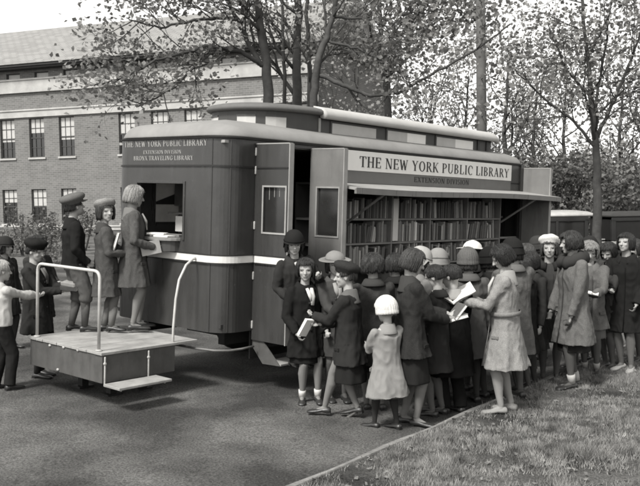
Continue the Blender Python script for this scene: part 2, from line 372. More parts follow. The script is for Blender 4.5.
G = {
 'T': (.80, st(.4)+hb(.02, .78, .97)+sf(.4, 0)+tipd(.05, .97, -.2)+tipd(.75, .97, -.2)),
 'H': (.86, st(.17)+st(.69)+hb(.17, .69, .52)+sf(.17, 0)+sf(.17, .955)+sf(.69, 0)+sf(.69, .955)),
 'E': (.72, st(.17)+hb(.05, .66, .97)+hb(.17, .52, .52)+hb(.05, .68, .03)+tipd(.63, .97, -.2)+tipd(.65, .03, .22)+tipd(.52, .43, .18)),
 'N': (.88, st(.15, w=TN)+st(.73, w=TN)+ln(.68, 0, .18, 1, TK)+sf(.15, 0, .24)+sf(.13, .955, .26)+sf(.73, .955, .24)),
 'W': (1.12, ln(.34, 0, .12, 1, TK)+ln(.34, 0, .56, .95, TN)+ln(.76, 0, .54, .95, TK)+ln(.76, 0, .98, 1, TN)+sf(.12, .955, .28)+sf(.98, .955, .24)),
 'Y': (.84, st(.42, 0, .5)+ln(.42, .45, .13, 1, TK)+ln(.42, .45, .72, 1, TN)+sf(.42, 0)+sf(.13, .955, .28)+sf(.72, .955, .24)),
 'O': (.92, arc(.45, .5, .42, .52, 0, 360, .17, .06, 28)),
 'R': (.82, st(.17)+arc(.30, .74, .36, .26, -90, 90, .16, .05)+hb(.17, .32, .975, .05)+hb(.17, .32, .505, .05)+ln(.72, 0, .40, .5, TK)+sf(.17, 0)+sf(.15, .955, .26)+sf(.74, 0, .24)),
 'K': (.86, st(.17)+ln(.28, .42, .68, 1, TN)+ln(.73, 0, .38, .55, TK)+sf(.17, 0)+sf(.17, .955)+sf(.70, .955, .24)+sf(.74, 0, .24)),
 'P': (.74, st(.17)+arc(.30, .72, .38, .28, -90, 90, .16, .05)+hb(.17, .32, .975, .05)+hb(.17, .32, .465, .05)+sf(.17, 0)+sf(.15, .955, .26)),
 'U': (.86, st(.17, .32, 1)+st(.70, .32, 1, TN)+arc(.41, .34, .325, .35, 180, 360, .13, .07)+sf(.17, .955)+sf(.70, .955, .24)),
 'B': (.78, st(.17)+arc(.30, .755, .33, .245, -90, 90, .15, .05)+arc(.30, .265, .39, .265, -90, 90, .16, .05)+hb(.1, .32, .975, .05)+hb(.17, .32, .52, .05)+hb(.1, .32, .025, .05)),
 'L': (.70, st(.17)+hb(.05, .64, .03)+tipd(.62, .03, .24)+sf(.17, .955)),
 'I': (.40, st(.2)+sf(.2, 0)+sf(.2, .955)),
 'C': (.82, arc(.46, .5, .42, .52, 48, 312, .17, .06, 24)+tipd(.73, .9, -.22)),
 'A': (.86, ln(.70, 0, .42, 1, TK)+ln(.14, 0, .42, 1, TN)+hb(.25, .6, .34)+sf(.14, 0, .24)+sf(.70, 0, .28)),
 'X': (.84, ln(.70, 0, .16, 1, TK)+ln(.13, 0, .66, 1, TN)+sf(.13, 0, .24)+sf(.70, 0, .28)+sf(.17, .955, .28)+sf(.66, .955, .24)),
 'S': (.66, arc(.33, .745, .27, .275, 30, 270, .12, .06)+arc(.33, .26, .28, .275, -150, 90, .12, .06)),
 'D': (.88, st(.17)+arc(.30, .5, .50, .5, -90, 90, .17, .05, 22)+hb(.06, .32, .975, .05)+hb(.06, .32, .025, .05)),
 'V': (.84, ln(.42, 0, .14, 1, TK)+ln(.42, 0, .70, 1, TN)+sf(.14, .955, .28)+sf(.70, .955, .24)),
 'G': (.90, arc(.46, .5, .42, .52, 48, 345, .17, .06, 24)+st(.76, .1, .45)+sf(.74, .43, .26)+tipd(.73, .9, -.22)),
}
def lettering(text, T, x0, x1, y0, h, m, parent, depth=.003, space=.42, name='lettering'):
    wd = sum(G[c][0]+.09 if c != ' ' else space for c in text)
    sx = (x1-x0)/wd; x = x0; mb = MB(); k = 0
    for c in text:
        if c == ' ': x += space*sx; continue
        for poly in G[c][1]:
            k += 1; mb.prism([(x+p[0]*sx, y0+p[1]*h) for p in poly], T, 0.0004, depth+.00012*(k % 9))
        x += (G[c][0]+.09)*sx
    return mb.build(name, m, parent)

# ------------------------------------------------------------------ the library bus
W_, L_ = 1.917, 6.80
bus = empty('library_bus'); bus.matrix_world = MBUS
tag(bus, 'dark 1920s library bus with open book shelves, raised roof and lettered sign board', 'bus')
def rrect(d=0, x0=0, x1=L_, y0=0, y1=W_, r=.26, n=9):
    x0 += d; x1 -= d; y0 += d; y1 -= d; r = max(.02, r-d); P = []
    for cx, cy, a in ((x0+r, y0+r, 180), (x1-r, y0+r, 270), (x1-r, y1-r, 0), (x0+r, y1-r, 90)):
        for k in range(n+1): t = R(a+90*k/n); P.append((cx+r*math.cos(t), cy+r*math.sin(t)))
    return P
def ribbon(mb, path, z0, z1, t=.04, out=0, mi=0):   # thick wall along a path, inside on the left of travel
    n = len(path); rings = []
    for i, p in enumerate(path):
        a = Vector(path[max(i-1, 0)]); b = Vector(path[min(i+1, n-1)]); d = (b-a).normalized(); nn = Vector((-d.y, d.x)); p = Vector(p)
        o = p-nn*out; q = p+nn*t
        rings.append([(o.x, o.y, z0), (q.x, q.y, z0), (q.x, q.y, z1), (o.x, o.y, z1)])
    mb.loft(rings, mi)
RC = .26
def cornerpath(cx, cy, a0, a1, r=RC, n=10): return [(cx+r*math.cos(R(a0+(a1-a0)*k/n)), cy+r*math.sin(R(a0+(a1-a0)*k/n))) for k in range(n+1)]
# paths run anticlockwise (inside on the left): front face (x=0) is walked from y=W to y=0
DX0, DX1, BX0, BX1 = .47, 1.43, 1.52, 6.62
nearc = cornerpath(RC, RC, 180, 270); farc = cornerpath(RC, W_-RC, 90, 180); rearn = cornerpath(L_-RC, RC, 270, 360); rearf = cornerpath(L_-RC, W_-RC, 0, 90)
WY0, WY1, WZ0, WZ1 = .635, 1.44, 1.625, 2.216
LW0, LW1 = .62, 1.22   # window in the far side wall
body = MB(); H0, H1 = .63, 2.72
ribbon(body, [(0, WY0)] + nearc + [(DX0, 0)], H0, H1)
ribbon(body, [(0, WY1), (0, WY0+.0)], H0, WZ0); ribbon(body, [(0, WY1), (0, WY0)], WZ1, H1)
ribbon(body, [(LW0, W_)] + farc + [(0, WY1)], H0, H1)
ribbon(body, [(LW1, W_), (LW0, W_)], H0, 1.72); ribbon(body, [(LW1, W_), (LW0, W_)], 2.25, H1)
ribbon(body, [(BX1, 0)] + rearn + rearf + [(LW1, W_)], H0, H1)
ribbon(body, [(DX0, 0), (DX1, 0)], 2.67, H1)
ribbon(body, [(DX1, 0), (BX0, 0)], H0, H1)
ribbon(body, [(BX0, 0), (BX1, 0)], H0, .92); ribbon(body, [(BX0, 0), (BX1, 0)], 2.29, H1)
bo = body.build('body', M['bus'], bus)
bo.modifiers.new('w', 'WELD').merge_threshold = .0005
pl = MB(); full = [(DX0, 0)]
ribbon(pl, farc[:1]+farc+[(0, .9)]+nearc+[(DX0-.004, 0)], 2.405, 2.425, .0, .012)
ribbon(pl, [(DX1+.02, 0), (BX1+.02, 0)], 2.405, 2.422, 0, .010)
pl.build('moulding', M['moulding'], bus)
dr = MB(); P0 = rrect(0)+[rrect(0)[0]]
rings = []
for d, z in ((-.004, 2.705), (-.022, 2.708), (-.026, 2.722), (-.004, 2.728)):
    rings.append([(x, y, z) for x, y in rrect(d)])
dr.loft(rings, caps=False); dr.build('drip_moulding', M['moulding'], bus)
bt = MB(); ribbon(bt, [(RC+.1, W_)]+farc+[(0, .9)]+nearc+[(DX0-.004, 0)], 1.382, 1.456, 0, .014); bt.build('belt', M['cream'], bus)
bd = MB(); ribbon(bd, [(RC+.1, W_)]+farc+[(0, .9)]+nearc+[(DX0-.004, 0)], 1.366, 1.381, 0, .018)
ribbon(bd, [(RC+.1, W_)]+farc+[(0, .9)]+nearc+[(DX0-.004, 0)], 1.457, 1.47, 0, .018); bd.build('belt_edging', M['moulding'], bus)
# pilaster seams on the rounded corner
sm = MB()
for t in (15, 60):
    a = R(180+t); c, s_ = math.cos(a), math.sin(a)
    sm.tube([(RC+(RC+.002)*c, RC+(RC+.002)*s_, z) for z in (.64, 2.70)], .006, 6)
sm.build('seam_strip', M['bus'], bus)
# roof
rf = MB(); rings = []
for d, z in ((-.004, 2.73), (-.018, 2.735), (-.018, 2.745), (-.004, 2.775), (.02, 2.815), (.06, 2.862), (.14, 2.888), (.28, 2.91), (.5, 2.925), (.8, 2.935)):
    rings.append([(x, y, z+max(0, z-2.79)*.38*(1-2.1*((y-W_/2)/.96)**2)) for x, y in rrect(d, r=.34)])
rf.loft(rings); rf.build('roof', M['roof'], bus, smooth=True)
# monitor roof
def mon(d, x0=.93, x1=6.12, y0=.30, y1=W_-.30):
    P = []; yc = (y0+y1)/2; ry = (y1-y0)/2-d; ax = .92-d
    for k in range(19):
        a = PI/2+PI*k/18; P.append((x0+.92+ax*math.copysign(abs(math.cos(a))**.85, math.cos(a)), yc+ry*math.copysign(abs(math.sin(a))**.8, math.sin(a))))
    P += [(x1-d, y0+d), (x1-d, y1-d)]
    return P
mw = MB(); mw.loft([[(x, y, z) for x, y in mon(0)] for z in (2.86, 3.11)]); mo = mw.build('monitor_wall', M['monitor'], bus)
mr = MB(); mr.loft([[(x, y, z) for x, y in mon(d)] for d, z in ((.0, 3.112), (-.05, 3.118), (-.07, 3.135), (-.065, 3.165), (-.03, 3.19), (.06, 3.212), (.2, 3.228), (.4, 3.236), (.55, 3.24))])
mr.build('monitor_roof', M['roof2'], bus, smooth=True)
for s_, y0 in ((-1, .30), (1, W_-.30)):
    prof = ((.02, 3.085), (.07, 3.072), (.10, 3.09), (.105, 3.125), (.085, 3.165), (.045, 3.198), (-.02, 3.222), (-.1, 3.236), (-.1, 3.18), (.0, 3.15))
    ro = MB(); ro.loft([[(x, y0+s_*p, z-dz) for p, z in prof] for x, dz in ((1.86, 0), (1.9, 0), (6.12, 0), (6.17, .01), (6.19, .03))]); ro.build('roof_roll', M['roll'], bus, smooth=True)
tr = MB(); tr.box((1.845, .285, 2.86), (1.875, .299, 3.08)); tr.build('corner_trim', M['edge'], bus)
def monwin(x0, x1, bright):
    w = MB(); y = .30
    w.box((x0-.03, y-.012, 2.862), (x1+.03, y-.002, 2.89)); w.box((x0-.03, y-.012, 3.04), (x1+.03, y-.002, 3.068)); w.box((x0-.03, y-.0125, 2.8895), (x0, y-.0025, 3.0405)); w.box((x1, y-.0125, 2.8895), (x1+.03, y-.0025, 3.0405))
    o = w.build('window', M['monitor'], bus)
    xm = x0+(x1-x0)*(.5 if bright < 2 else .42)
    a = MB(); a.box((x0, y-.008, 2.8905), (xm, y-.003, 3.0395)); a.build('pane', M['frost'], o)
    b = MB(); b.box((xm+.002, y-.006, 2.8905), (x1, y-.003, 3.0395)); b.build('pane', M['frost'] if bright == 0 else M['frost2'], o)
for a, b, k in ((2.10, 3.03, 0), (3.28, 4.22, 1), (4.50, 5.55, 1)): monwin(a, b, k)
ve = MB(); ve.box((5.68, .285, 2.86), (5.74, .297, 3.07)); ve.box((5.95, .285, 2.86), (6.01, .297, 3.07)); ve.build('monitor_post', M['moulding'], bus)
# front panes of the monitor, following its curved nose
mp = mon(0)
def nosepane(i0, i1):
    P = [Vector(mp[i]) for i in range(i0, i1+1)]; f = MB(); g = MB()
    rg, rp = [], []
    for i, p in enumerate(P):
        d = (P[min(i+1, len(P)-1)]-P[max(i-1, 0)]).normalized(); nn = Vector((-d.y, d.x))*-1
        q = p+nn*.004; w = p+nn*.014
        rg.append([(p.x, p.y, 2.90), (q.x, q.y, 2.90), (q.x, q.y, 3.045), (p.x, p.y, 3.045)])
        rp.append([(p.x, p.y, 3.046), (w.x, w.y, 3.046), (w.x, w.y, 3.065), (p.x, p.y, 3.065)])
    f.loft(rp); o = f.build('window', M['monitor'], bus); g.loft(rg); g.build('pane', M['frost'], o)
nosepane(10, 12); nosepane(13, 15); nosepane(6, 8)
# sign board and side header
sg = MB(); sg.box((2.0, -.024, 2.452), (6.232, -.002, 2.700)); sgo = sg.build('sign_board', M['sign'], bus, bevel=.003)
TS = frame((0, -.024, 0), (1, 0, 0), (0, 0, 1), (0, -1, 0))
lettering('THE NEW YORK PUBLIC LIBRARY', TS, 2.272, 6.16, 2.502, .135, M['ink'], sgo)
ss = MB(); ss.box((2.0, -.016, 2.30), (6.232, -.002, 2.449)); sso = ss.build('lower_sign_board', M['signdark'], bus)
lettering('EXTENSION DIVISION', frame((0, -.016, 0), (1, 0, 0), (0, 0, 1), (0, -1, 0)), 3.50, 4.95, 2.352, .07, M['ink'], sso)
sb = MB(); sb.box((6.24, -.012, 2.425), (6.60, -.002, 2.70)); sb.box((6.24, -.0125, 2.30), (6.60, -.0025, 2.40)); sb.build('header_panel', M['bus'], bus)
TF = frame((0, 0, 0), (0, -1, 0), (0, 0, 1), (-1, 0, 0))
lettering('THE NEW YORK PUBLIC LIBRARY', TF, -1.70, -.262, 2.630, .066, M['gilt'], bus)
lettering('EXTENSION DIVISION', TF, -1.345, -.68, 2.548, .040, M['gilt'], bus)
lettering('BRONX TRAVELING LIBRARY', TF, -1.52, -.48, 2.476, .048, M['gilt'], bus)

# window in the front end with service counter
wf = MB()
for a, b in (((-.012, WY0-.03, WZ0-.03), (.05, WY0, WZ1+.03)), ((-.012, WY1, WZ0-.03), (.05, WY1+.03, WZ1+.03)), ((-.013, WY0, WZ1), (.049, WY1, WZ1+.03))): wf.box(a, b)
wo = wf.build('window_frame', M['bus'], bus, bevel=.004)
ct = MB(); P = []
for k in range(13): a = R(-90+180*k/12); P.append((-.20*math.cos(a)+0.0, (WY0+1.36)/2+.33*math.sin(a)))
ct.prism(P, Matrix.Identity(4), 1.585, 1.62); cto = ct.build('counter', M['wood'], bus, bevel=.005)
ctl = MB(); ctl.prism([(x*.85, 1.0+(y-1.0)*.9) for x, y in P], Matrix.Identity(4), 1.47, 1.583); ctl.build('counter_apron', M['monitor'], cto)
def interior():
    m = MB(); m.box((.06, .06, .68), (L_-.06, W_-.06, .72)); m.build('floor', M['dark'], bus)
    m = MB(); m.box((.05, .05, 2.66), (L_-.05, W_-.05, 2.69)); m.build('ceiling', M['edge'], bus)
    m = MB(); m.box((1.47, .40, .72), (1.50, W_-.05, 2.655)); m.build('partition', M['wood'], bus)
    m = MB()
    for z in (.95, 1.25, 1.55, 1.85, 2.15): m.box((1.0, W_-.30, z), (1.46, W_-.05, z+.02))
    m.box((.98, W_-.30, .72), (.9995, W_-.05, 2.5)); m.build('inside_shelf', M['wood'], bus)
    m = MB(); m.box((.30, 1.05, 1.60), (.42, 1.75, 1.63)); m.box((.32, 1.1, .72), (.40, 1.7, 1.60)); m.build('inside_desk', M['wood'], bus)
    m = MB(); m.box((LW0, W_-.055, 1.72), (LW1, W_-.045, 1.745)); m.box((LW0, W_-.055, 1.965), (LW1, W_-.045, 2.0))
    m.prism([(LW0, 2.0), (LW1, 2.0), (LW1, 2.2)], frame((0, W_-.05, 0), (1, 0, 0), (0, 0, 1), (0, -1, 0)), 0, .006)
    m.build('window_blind', M['dark'], bus)
    m = MB(); m.box((LW0, W_-.03, 1.72), (LW1, W_-.024, 2.25)); m.build('milky_pane', M['milky'], bus)
    m = MB(); m.box((.5, .9, 1.86), (.62, 1.5, 1.88)); m.box((.9, .7, 1.95), (.93, W_-.06, 2.6)); m.build('inside_rack', M['wood'], bus)
interior()
lp = tag(MB().box((-.01, 0, 0), (.01, .3, .2)).build('paper_notice', M['paper'], bus))
lp.location = (.44, 1.1, 1.66); lp.scale = (.3, .6, .9)
for i, (y, z, a) in enumerate(((.85, 1.622, .2), (1.05, 1.622, -.3), (.97, 1.645, .5))):
    b = MB(); b.box((-.07, -.1, 0), (.07, .1, .02)); o = b.build('book', [M['paper'], BK[3], M['wpaper']][i], bevel=.003)
    o.matrix_world = MBUS @ Matrix.Translation((-.08, y, z)) @ Matrix.Rotation(a, 4, 'Z')
    tag(o, ['closed pale book at the bus end window counter, nearest the bus corner', 'dark flat book on the window counter under a paler one', 'white pamphlet lying on top of the books at the window counter'][i], 'book', 'books on the window counter')

# doors: leaves swung out square to the side
def leaf(x, wid, win, beltm, z0=.53, z1=2.665, m='bus', th=.055, edge='edge', name='door', handle=True):
    d = MB(); t0, t1 = x-th/2, x+th/2
    if win:
        ya, yb, za, zb = win
        d.box((t0, -wid, z0), (t1, -.004, za)); d.box((t0, -wid, zb), (t1, -.004, z1))
        d.box((t0, -wid, za), (t1, yb, zb)); d.box((t0, ya, za), (t1, -.004, zb))
    else: d.box((t0, -wid, z0), (t1, -.004, z1))
    o = d.build(name, M[m], bus); o.modifiers.new('w', 'WELD').merge_threshold = .0005
    e = MB(); e.box((t0-.006, -wid-.012, z0-.004), (t1+.006, -wid-.0005, z1+.004)); e.build('door_edge', M[edge], o)
    e = MB(); e.box((t0-.003, -wid, z1+.0005), (t1+.003, -.004, z1+.012)); e.build('door_cap', M['edge'], o)
    if win:
        f = MB(); s = .018; a0 = t0-.008
        f.box((a0, yb-.0, za-s), (t0-.0005, ya, za)); f.box((a0, yb, zb), (t0-.0005, ya, zb+s)); f.box((a0-.001, yb-s, za-s), (t0-.0005, yb, zb+s)); f.box((a0-.001, ya, za-s), (t0-.0005, ya+s, zb+s))
        fo = f.build('window_frame', M['edge'], o)
        g = MB(); g.box((x-.004, yb, za), (x+.004, ya, zb)); g.build('pane', M['glass'], fo)
    if beltm:
        b = MB(); b.box((t0-.012, -wid+.002, 1.382), (t0-.0005, -.03, 1.456)); b.build('belt', M['cream'], o)
        b = MB(); b.box((t0-.015, -wid+.002, 1.366), (t0-.0005, -.03, 1.3815)); b.box((t0-.015, -wid+.002, 1.4565), (t0-.0005, -.03, 1.47)); b.box((t0-.010, -wid+.002, 2.405), (t0-.0005, -.03, 2.42)); b.build('moulding', M['moulding'], o)
    if handle:
        h = MB(); h.capsule((t0-.03, -wid+.06, 1.25), (t0-.03, -wid+.13, 1.25), .009); h.capsule((t0-.03, -wid+.06, 1.25), (t0, -wid+.06, 1.25), .008); h.build('handle', M['metal'], o, smooth=True)
    return o
leaf(DX0-.01+.03, .50, (-.14, -.46, 1.72, 2.205), True, handle=False)
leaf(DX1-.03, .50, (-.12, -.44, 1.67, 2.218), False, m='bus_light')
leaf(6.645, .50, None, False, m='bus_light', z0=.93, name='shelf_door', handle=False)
for z in (.66, 1.2, 1.75, 2.35, 2.55): MB().capsule((DX0-.012, -.012, z), (DX0-.012, -.012, z+.07), .011).build('hinge', M['metal'], bus, smooth=True)
# curtain seen through the door window
cu = MB(); rings = []
for k in range(13): y = -.15-.30*k/12; rings.append([(.475+.02+.012*math.sin(k*2.2), y, 2.08+.03*math.sin(k*1.7)), (.475+.02+.012*math.sin(k*2.2), y, 2.2), (.48+.02+.012*math.sin(k*2.2)+.004, y, 2.2), (.48+.02+.012*math.sin(k*2.2)+.004, y, 2.08+.03*math.sin(k*1.7))])
cu.loft(rings); cu.build('curtain', M['edge'], bus)
# awning flap
aw = MB(); V = []
AX0, AX1 = 1.47, 6.80
rings = []
for k in range(15):
    x = AX0+(AX1-AX0)*k/14; sag = -.012*math.sin(PI*k/14*2.2)
    rings.append([(x, -.005, 2.272), (x, -.62, 2.205-.012*k/14+sag), (x, -.62, 2.235-.012*k/14+sag), (x, -.005, 2.296)])
aw.loft(rings); awo = aw.build('awning', M['edge'], bus)
av = MB(); rings = []
for k in range(15):
    x = AX0+(AX1-AX0)*k/14; sag = -.012*math.sin(PI*k/14*2.2)-.012*k/14
    rings.append([(x, -.622, 2.165+sag), (x, -.59, 2.165+sag), (x, -.59, 2.204+sag), (x, -.622, 2.234+sag)])
av.loft(rings); av.build('awning_rail', M['bus_light'], awo)
for x in (2.06, 5.98): MB().capsule((x, -.01, 1.80), (x, -.585, 2.17), .016).build('brace', M['wood'], awo, smooth=True)
# book bay
SH = [.94, 1.235, 1.545, 1.857]
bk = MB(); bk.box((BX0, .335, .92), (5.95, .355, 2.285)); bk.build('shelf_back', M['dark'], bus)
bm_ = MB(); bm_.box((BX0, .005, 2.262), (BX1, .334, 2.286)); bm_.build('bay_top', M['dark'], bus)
for z in SH:
    s_ = MB(); s_.box((BX0, .0, z-.024), (5.95, .334, z)); s_.build('shelf', M['wood'], bus, bevel=.003)
DV = [2.06, 3.03, 3.95, 4.95, 5.95]
for x in DV:
    s_ = MB(); s_.box((x, -.003, .921), (x+.028, .333, 2.261)); s_.build('divider', M['wood'], bus, bevel=.003)
s_ = MB(); s_.box((3.055, -.012, 1.56), (3.17, -.003, 2.12)); s_.build('shelf_notice', M['paper'], bus)
jb = MB(); jb.box((BX0-.0, -.012, .92), (BX0+.05, -.0005, 2.28)); jb.box((BX1-.05, -.012, .92), (BX1-.0, -.0005, 2.28)); jb.box((2.0, -.016, .94), (2.058, -.0045, 2.27)); jb.build('jamb', M['monitor'], bus)
for a_, b_ in (((5.98, .02, 1.53), (6.6, .05, 1.56)), ((5.98, .3, 1.85), (6.6, .33, 1.88))): MB().box(a_, b_).build('bay_rail', M['wood'], bus)
# books on the shelves
bmeshes = []
for k in range(7):
    t = .024+.004*(k % 4); h = .20+.012*(k % 5); d = .15
    mb = MB(); mb.box((0, 0, 0), (.003, d, h)); mb.box((t-.003, 0, 0), (t, d, h))
    P = [(t*.5-t*.5*math.cos(R(a)), -.006*math.sin(R(a))) for a in (0, 30, 60, 90, 120, 150, 180)]
    P = P+[(t, .003), (0, .003)]
    mb.prism(P, Matrix.Identity(4), 0, h); mb.box((.0032, .004, .003), (t-.0032, d-.004, h-.004), mi=1)
    me = mb.mesh('book'); me.materials.append(BK[k]); me.materials.append(M['paper']); bmeshes.append((me, t, h))
nb = 0; bays = list(zip([BX0+.05]+[x+.03 for x in DV[:-1]], DV)); names_b = ['first', 'second', 'third', 'fourth', 'fifth']
for row, z in ((3, 'top'), (2, 'second'), (1, 'third')):
    for bi, (a, b) in enumerate(bays):
        if bi == 0: continue
        x = a+.008; run = 0; lean = 0
        while x < b-.05:
            if nb >= 290: break
            if run <= 0: run = random.randint(4, 11); lean = random.choice((0, 0, 0, .12, -.1, .2)); x += random.choice((0, 0, .03, .07)) + (abs(lean)*.1)
            run -= 1
            me, t, h = random.choice(bmeshes)
            sc = (random.uniform(.95, 1.35), 1, random.uniform(.95, 1.22)); hh = h*sc[2]
            if x+t*sc[0]+abs(lean)*hh > b: break
            o = bpy.data.objects.new('book', me); COL.objects.link(o)
            T = Matrix.Translation((x+(0 if lean >= 0 else 0), random.uniform(.02, .05), SH[row]+.002+(abs(math.sin(lean))*t*sc[0] if lean > 0 else 0))) @ Matrix.Rotation(lean, 4, 'Y')
            o.matrix_world = MBUS @ T @ Matrix.Diagonal((*sc, 1))
            tag(o, 'upright book on the %s shelf from the top, %s bay from the doorway' % (z, names_b[bi-1]), 'book', 'books on the %s shelf, %s bay' % (z, names_b[bi-1]))
            x += t*sc[0]+.0025; nb += 1
def bookobj(name_label, T, w=.15, h=.21, t=.028, cover=None, cat='book', group=None):
    r = empty('book'); r.matrix_world = T
    c = MB(); c.box((0, -h/2, 0), (w, h/2, .003)); c.box((0, -h/2, t-.003), (w, h/2, t)); c.box((-.004, -h/2, 0), (0, h/2, t)); c.build('cover', cover or BK[2], r, bevel=.0015)
    p = MB(); p.box((.001, -h/2+.004, .0032), (w-.005, h/2-.004, t-.0032)); p.build('pages', M['wpaper'], r)
    return tag(r, name_label, cat, group)
o = bookobj('tall white book leaning on the second shelf of the bay right of the notice', MBUS @ Matrix.Translation((3.62, .02, 1.548)) @ frame((0, 0, 0), (0, 1, 0), (0, 0, 1), (1, 0, 0)) @ Matrix.Translation((0, .13, 0)) @ Matrix.Rotation(.0, 4, 'Z'), .16, .25, .04, M['wpaper'])

# running gear, bumper, step, platform
ch = MB(); ch.box((.3, .25, .45), (6.5, .35, .625)); ch.box((.3, W_-.35, .45), (6.5, W_-.25, .625)); ch.box((.9, .3505, .4), (2.4, W_-.3505, .62)); ch.build('chassis', M['black'], bus)
def wheel(x, y, side):
    w = MB(); n = 28; rings = []
    prof = ((-.06, .24), (-.08, .30), (-.08, .39), (-.04, .425), (.04, .425), (.08, .39), (.08, .30), (.06, .24))
    for k in range(n):
        a = 2*PI*k/n; rings.append([(x+r*math.cos(a), y+q, .425+r*math.sin(a)) for q, r in prof])
    rings.append(rings[0]); w.loft(rings, caps=False); wo_ = empty('wheel'); wo_.parent = bus
    w.build('tyre', M['tyre'], wo_, smooth=True)
    h = MB(); h.ell((x, y, .425), (.09, .1, .09))
    for k in range(10): a = 2*PI*k/10; h.capsule((x, y, .425), (x+.25*math.cos(a), y, .425+.25*math.sin(a)), .02, .016, 6)
    h.build('rim', M['black'], wo_, smooth=True)
for x in (2.0, 5.5):
    for y in (.16, W_-.16): wheel(x, y, 1)
fb = MB(); ribbon(fb, [(L_-.4, W_)]+[(L_, .9)]+[(L_-.3, .04)], .50, .63, .02); fb.build('valance', M['black'], bus)
bp_ = MB(); bp_.tube([(-.09, 1.5, .46), (-.10, .6, .455), (-.075, .3, .452), (-.01, .08, .45), (.10, -.03, .452), (.25, -.07, .458), (.42, -.085, .47)], .013, 8); bp_.build('bumper', M['edge2'], bus, smooth=True)
stp = MB(); stp.box((.50, -.42, .285), (1.38, -.16, .31)); so_ = stp.build('door_step', M['edge'], bus, bevel=.005)
TT = frame((0, 0, 0), (0, 1, 0), (0, 0, 1), (1, 0, 0))
for x in (.485, 1.385): sp = MB(); sp.prism([(0, .62), (-.06, .62), (-.42, .29), (-.16, .28), (0, .45)], TT, x, x+.012); sp.build('step_bracket', M['plat'], so_)
sm2 = MB(); sm2.box((.5, -.15, .45), (1.38, .05, .47)); sm2.box((.47, .02, .31), (1.4, .04, .62)); sm2.build('step_riser', M['black'], so_)

pf = empty('loading_platform'); pf.matrix_world = MBUS
tag(pf, 'low wooden loading platform with pipe rails at the end of the library bus', 'platform')
px0, px1, py0, py1 = -1.27, -.06, .30, 1.58
m = MB(); y_ = py0-.012
while y_ < py1: m.box((px0-.012-random.uniform(0, .006), y_, .522), (px1, min(y_+.126, py1+.012), .55-random.uniform(0, .003))); y_ += .130
m.build('deck', M['deck'], pf, bevel=.003)
m = MB(); m.box((px0, py0, .245), (px0+.03, py1, .521)); m.box((px0+.0305, py0, .245), (px1-.3, py0+.03, .521)); m.box((px0+.0305, py1-.03, .245), (px1-.3, py1, .521)); m.box((px1-.33, py0+.0305, .245), (px1-.30, py1-.0305, .521)); m.build('skirt', M['plat'], pf, bevel=.004)
for x in (px0+.42, px1-.40):
    for y in (.72, 1.22): m = MB(); m.box((x-.04, y-.04, .02), (x+.04, y+.04, .25)); m.box((x-.09, y-.07, -.02), (x+.09, y+.07, .02)); m.build('leg', M['black'], pf)  # legs coloured black to stand in for the shade under the platform
m = MB(); m.box((-1.30, -.02, .232), (-.66, .235, .258)); sto = m.build('step', M['deck'], pf, bevel=.005)
for x in (-1.25, -.72):
    m = MB(); m.capsule((x, .282, .50), (x, .282, .24), .009); m.capsule((x, .282, .24), (x, .02, .222), .009); m.ell((x, .282, .44), (.018, .014, .018)); m.build('step_bracket', M['metal'], sto, smooth=True)
def bend(pts, r=.09, n=6):
    pts = [Vector(p) for p in pts]; out = [pts[0]]
    for i in range(1, len(pts)-1):
        a = (pts[i-1]-pts[i]).normalized(); b = (pts[i+1]-pts[i]).normalized(); p0 = pts[i]+a*r; p1 = pts[i]+b*r
        for k in range(n+1):
            t = k/n; out.append(p0*(1-t)**2+pts[i]*2*t*(1-t)+p1*t*t)
    return out+[pts[-1]]
m = MB(); m.tube(bend([(-1.24, 1.50, .552), (-1.24, 1.50, 1.33), (-1.24, .40, 1.33), (-1.24, .40, .552)]), .016, 10)
m.build('hand_rail', M['pipe'], pf, smooth=True)
m = MB(); m.tube([(-.36, .34, .40), (-.355, .34, .7), (-.33, .34, 1.0), (-.28, .35, 1.2), (-.18, .36, 1.35), (-.08, .38, 1.405), (-.015, .40, 1.415)], .014, 10)
m.build('grab_rail', M['pipe'], pf, smooth=True)
for x, y, z in ((-1.24, 1.50, .555), (-1.24, .40, .555)): MB().ell((x, y, z), (.035, .035, .012)).build('rail_flange', M['metal'], pf, smooth=True)
for y, z in ((1.2, .50), (.95, .515), (1.05, .27), (.7, .52)): MB().ell((-1.275, y, z), (.012, .02, .014)).build('bolt', M['metal'], pf, smooth=True)
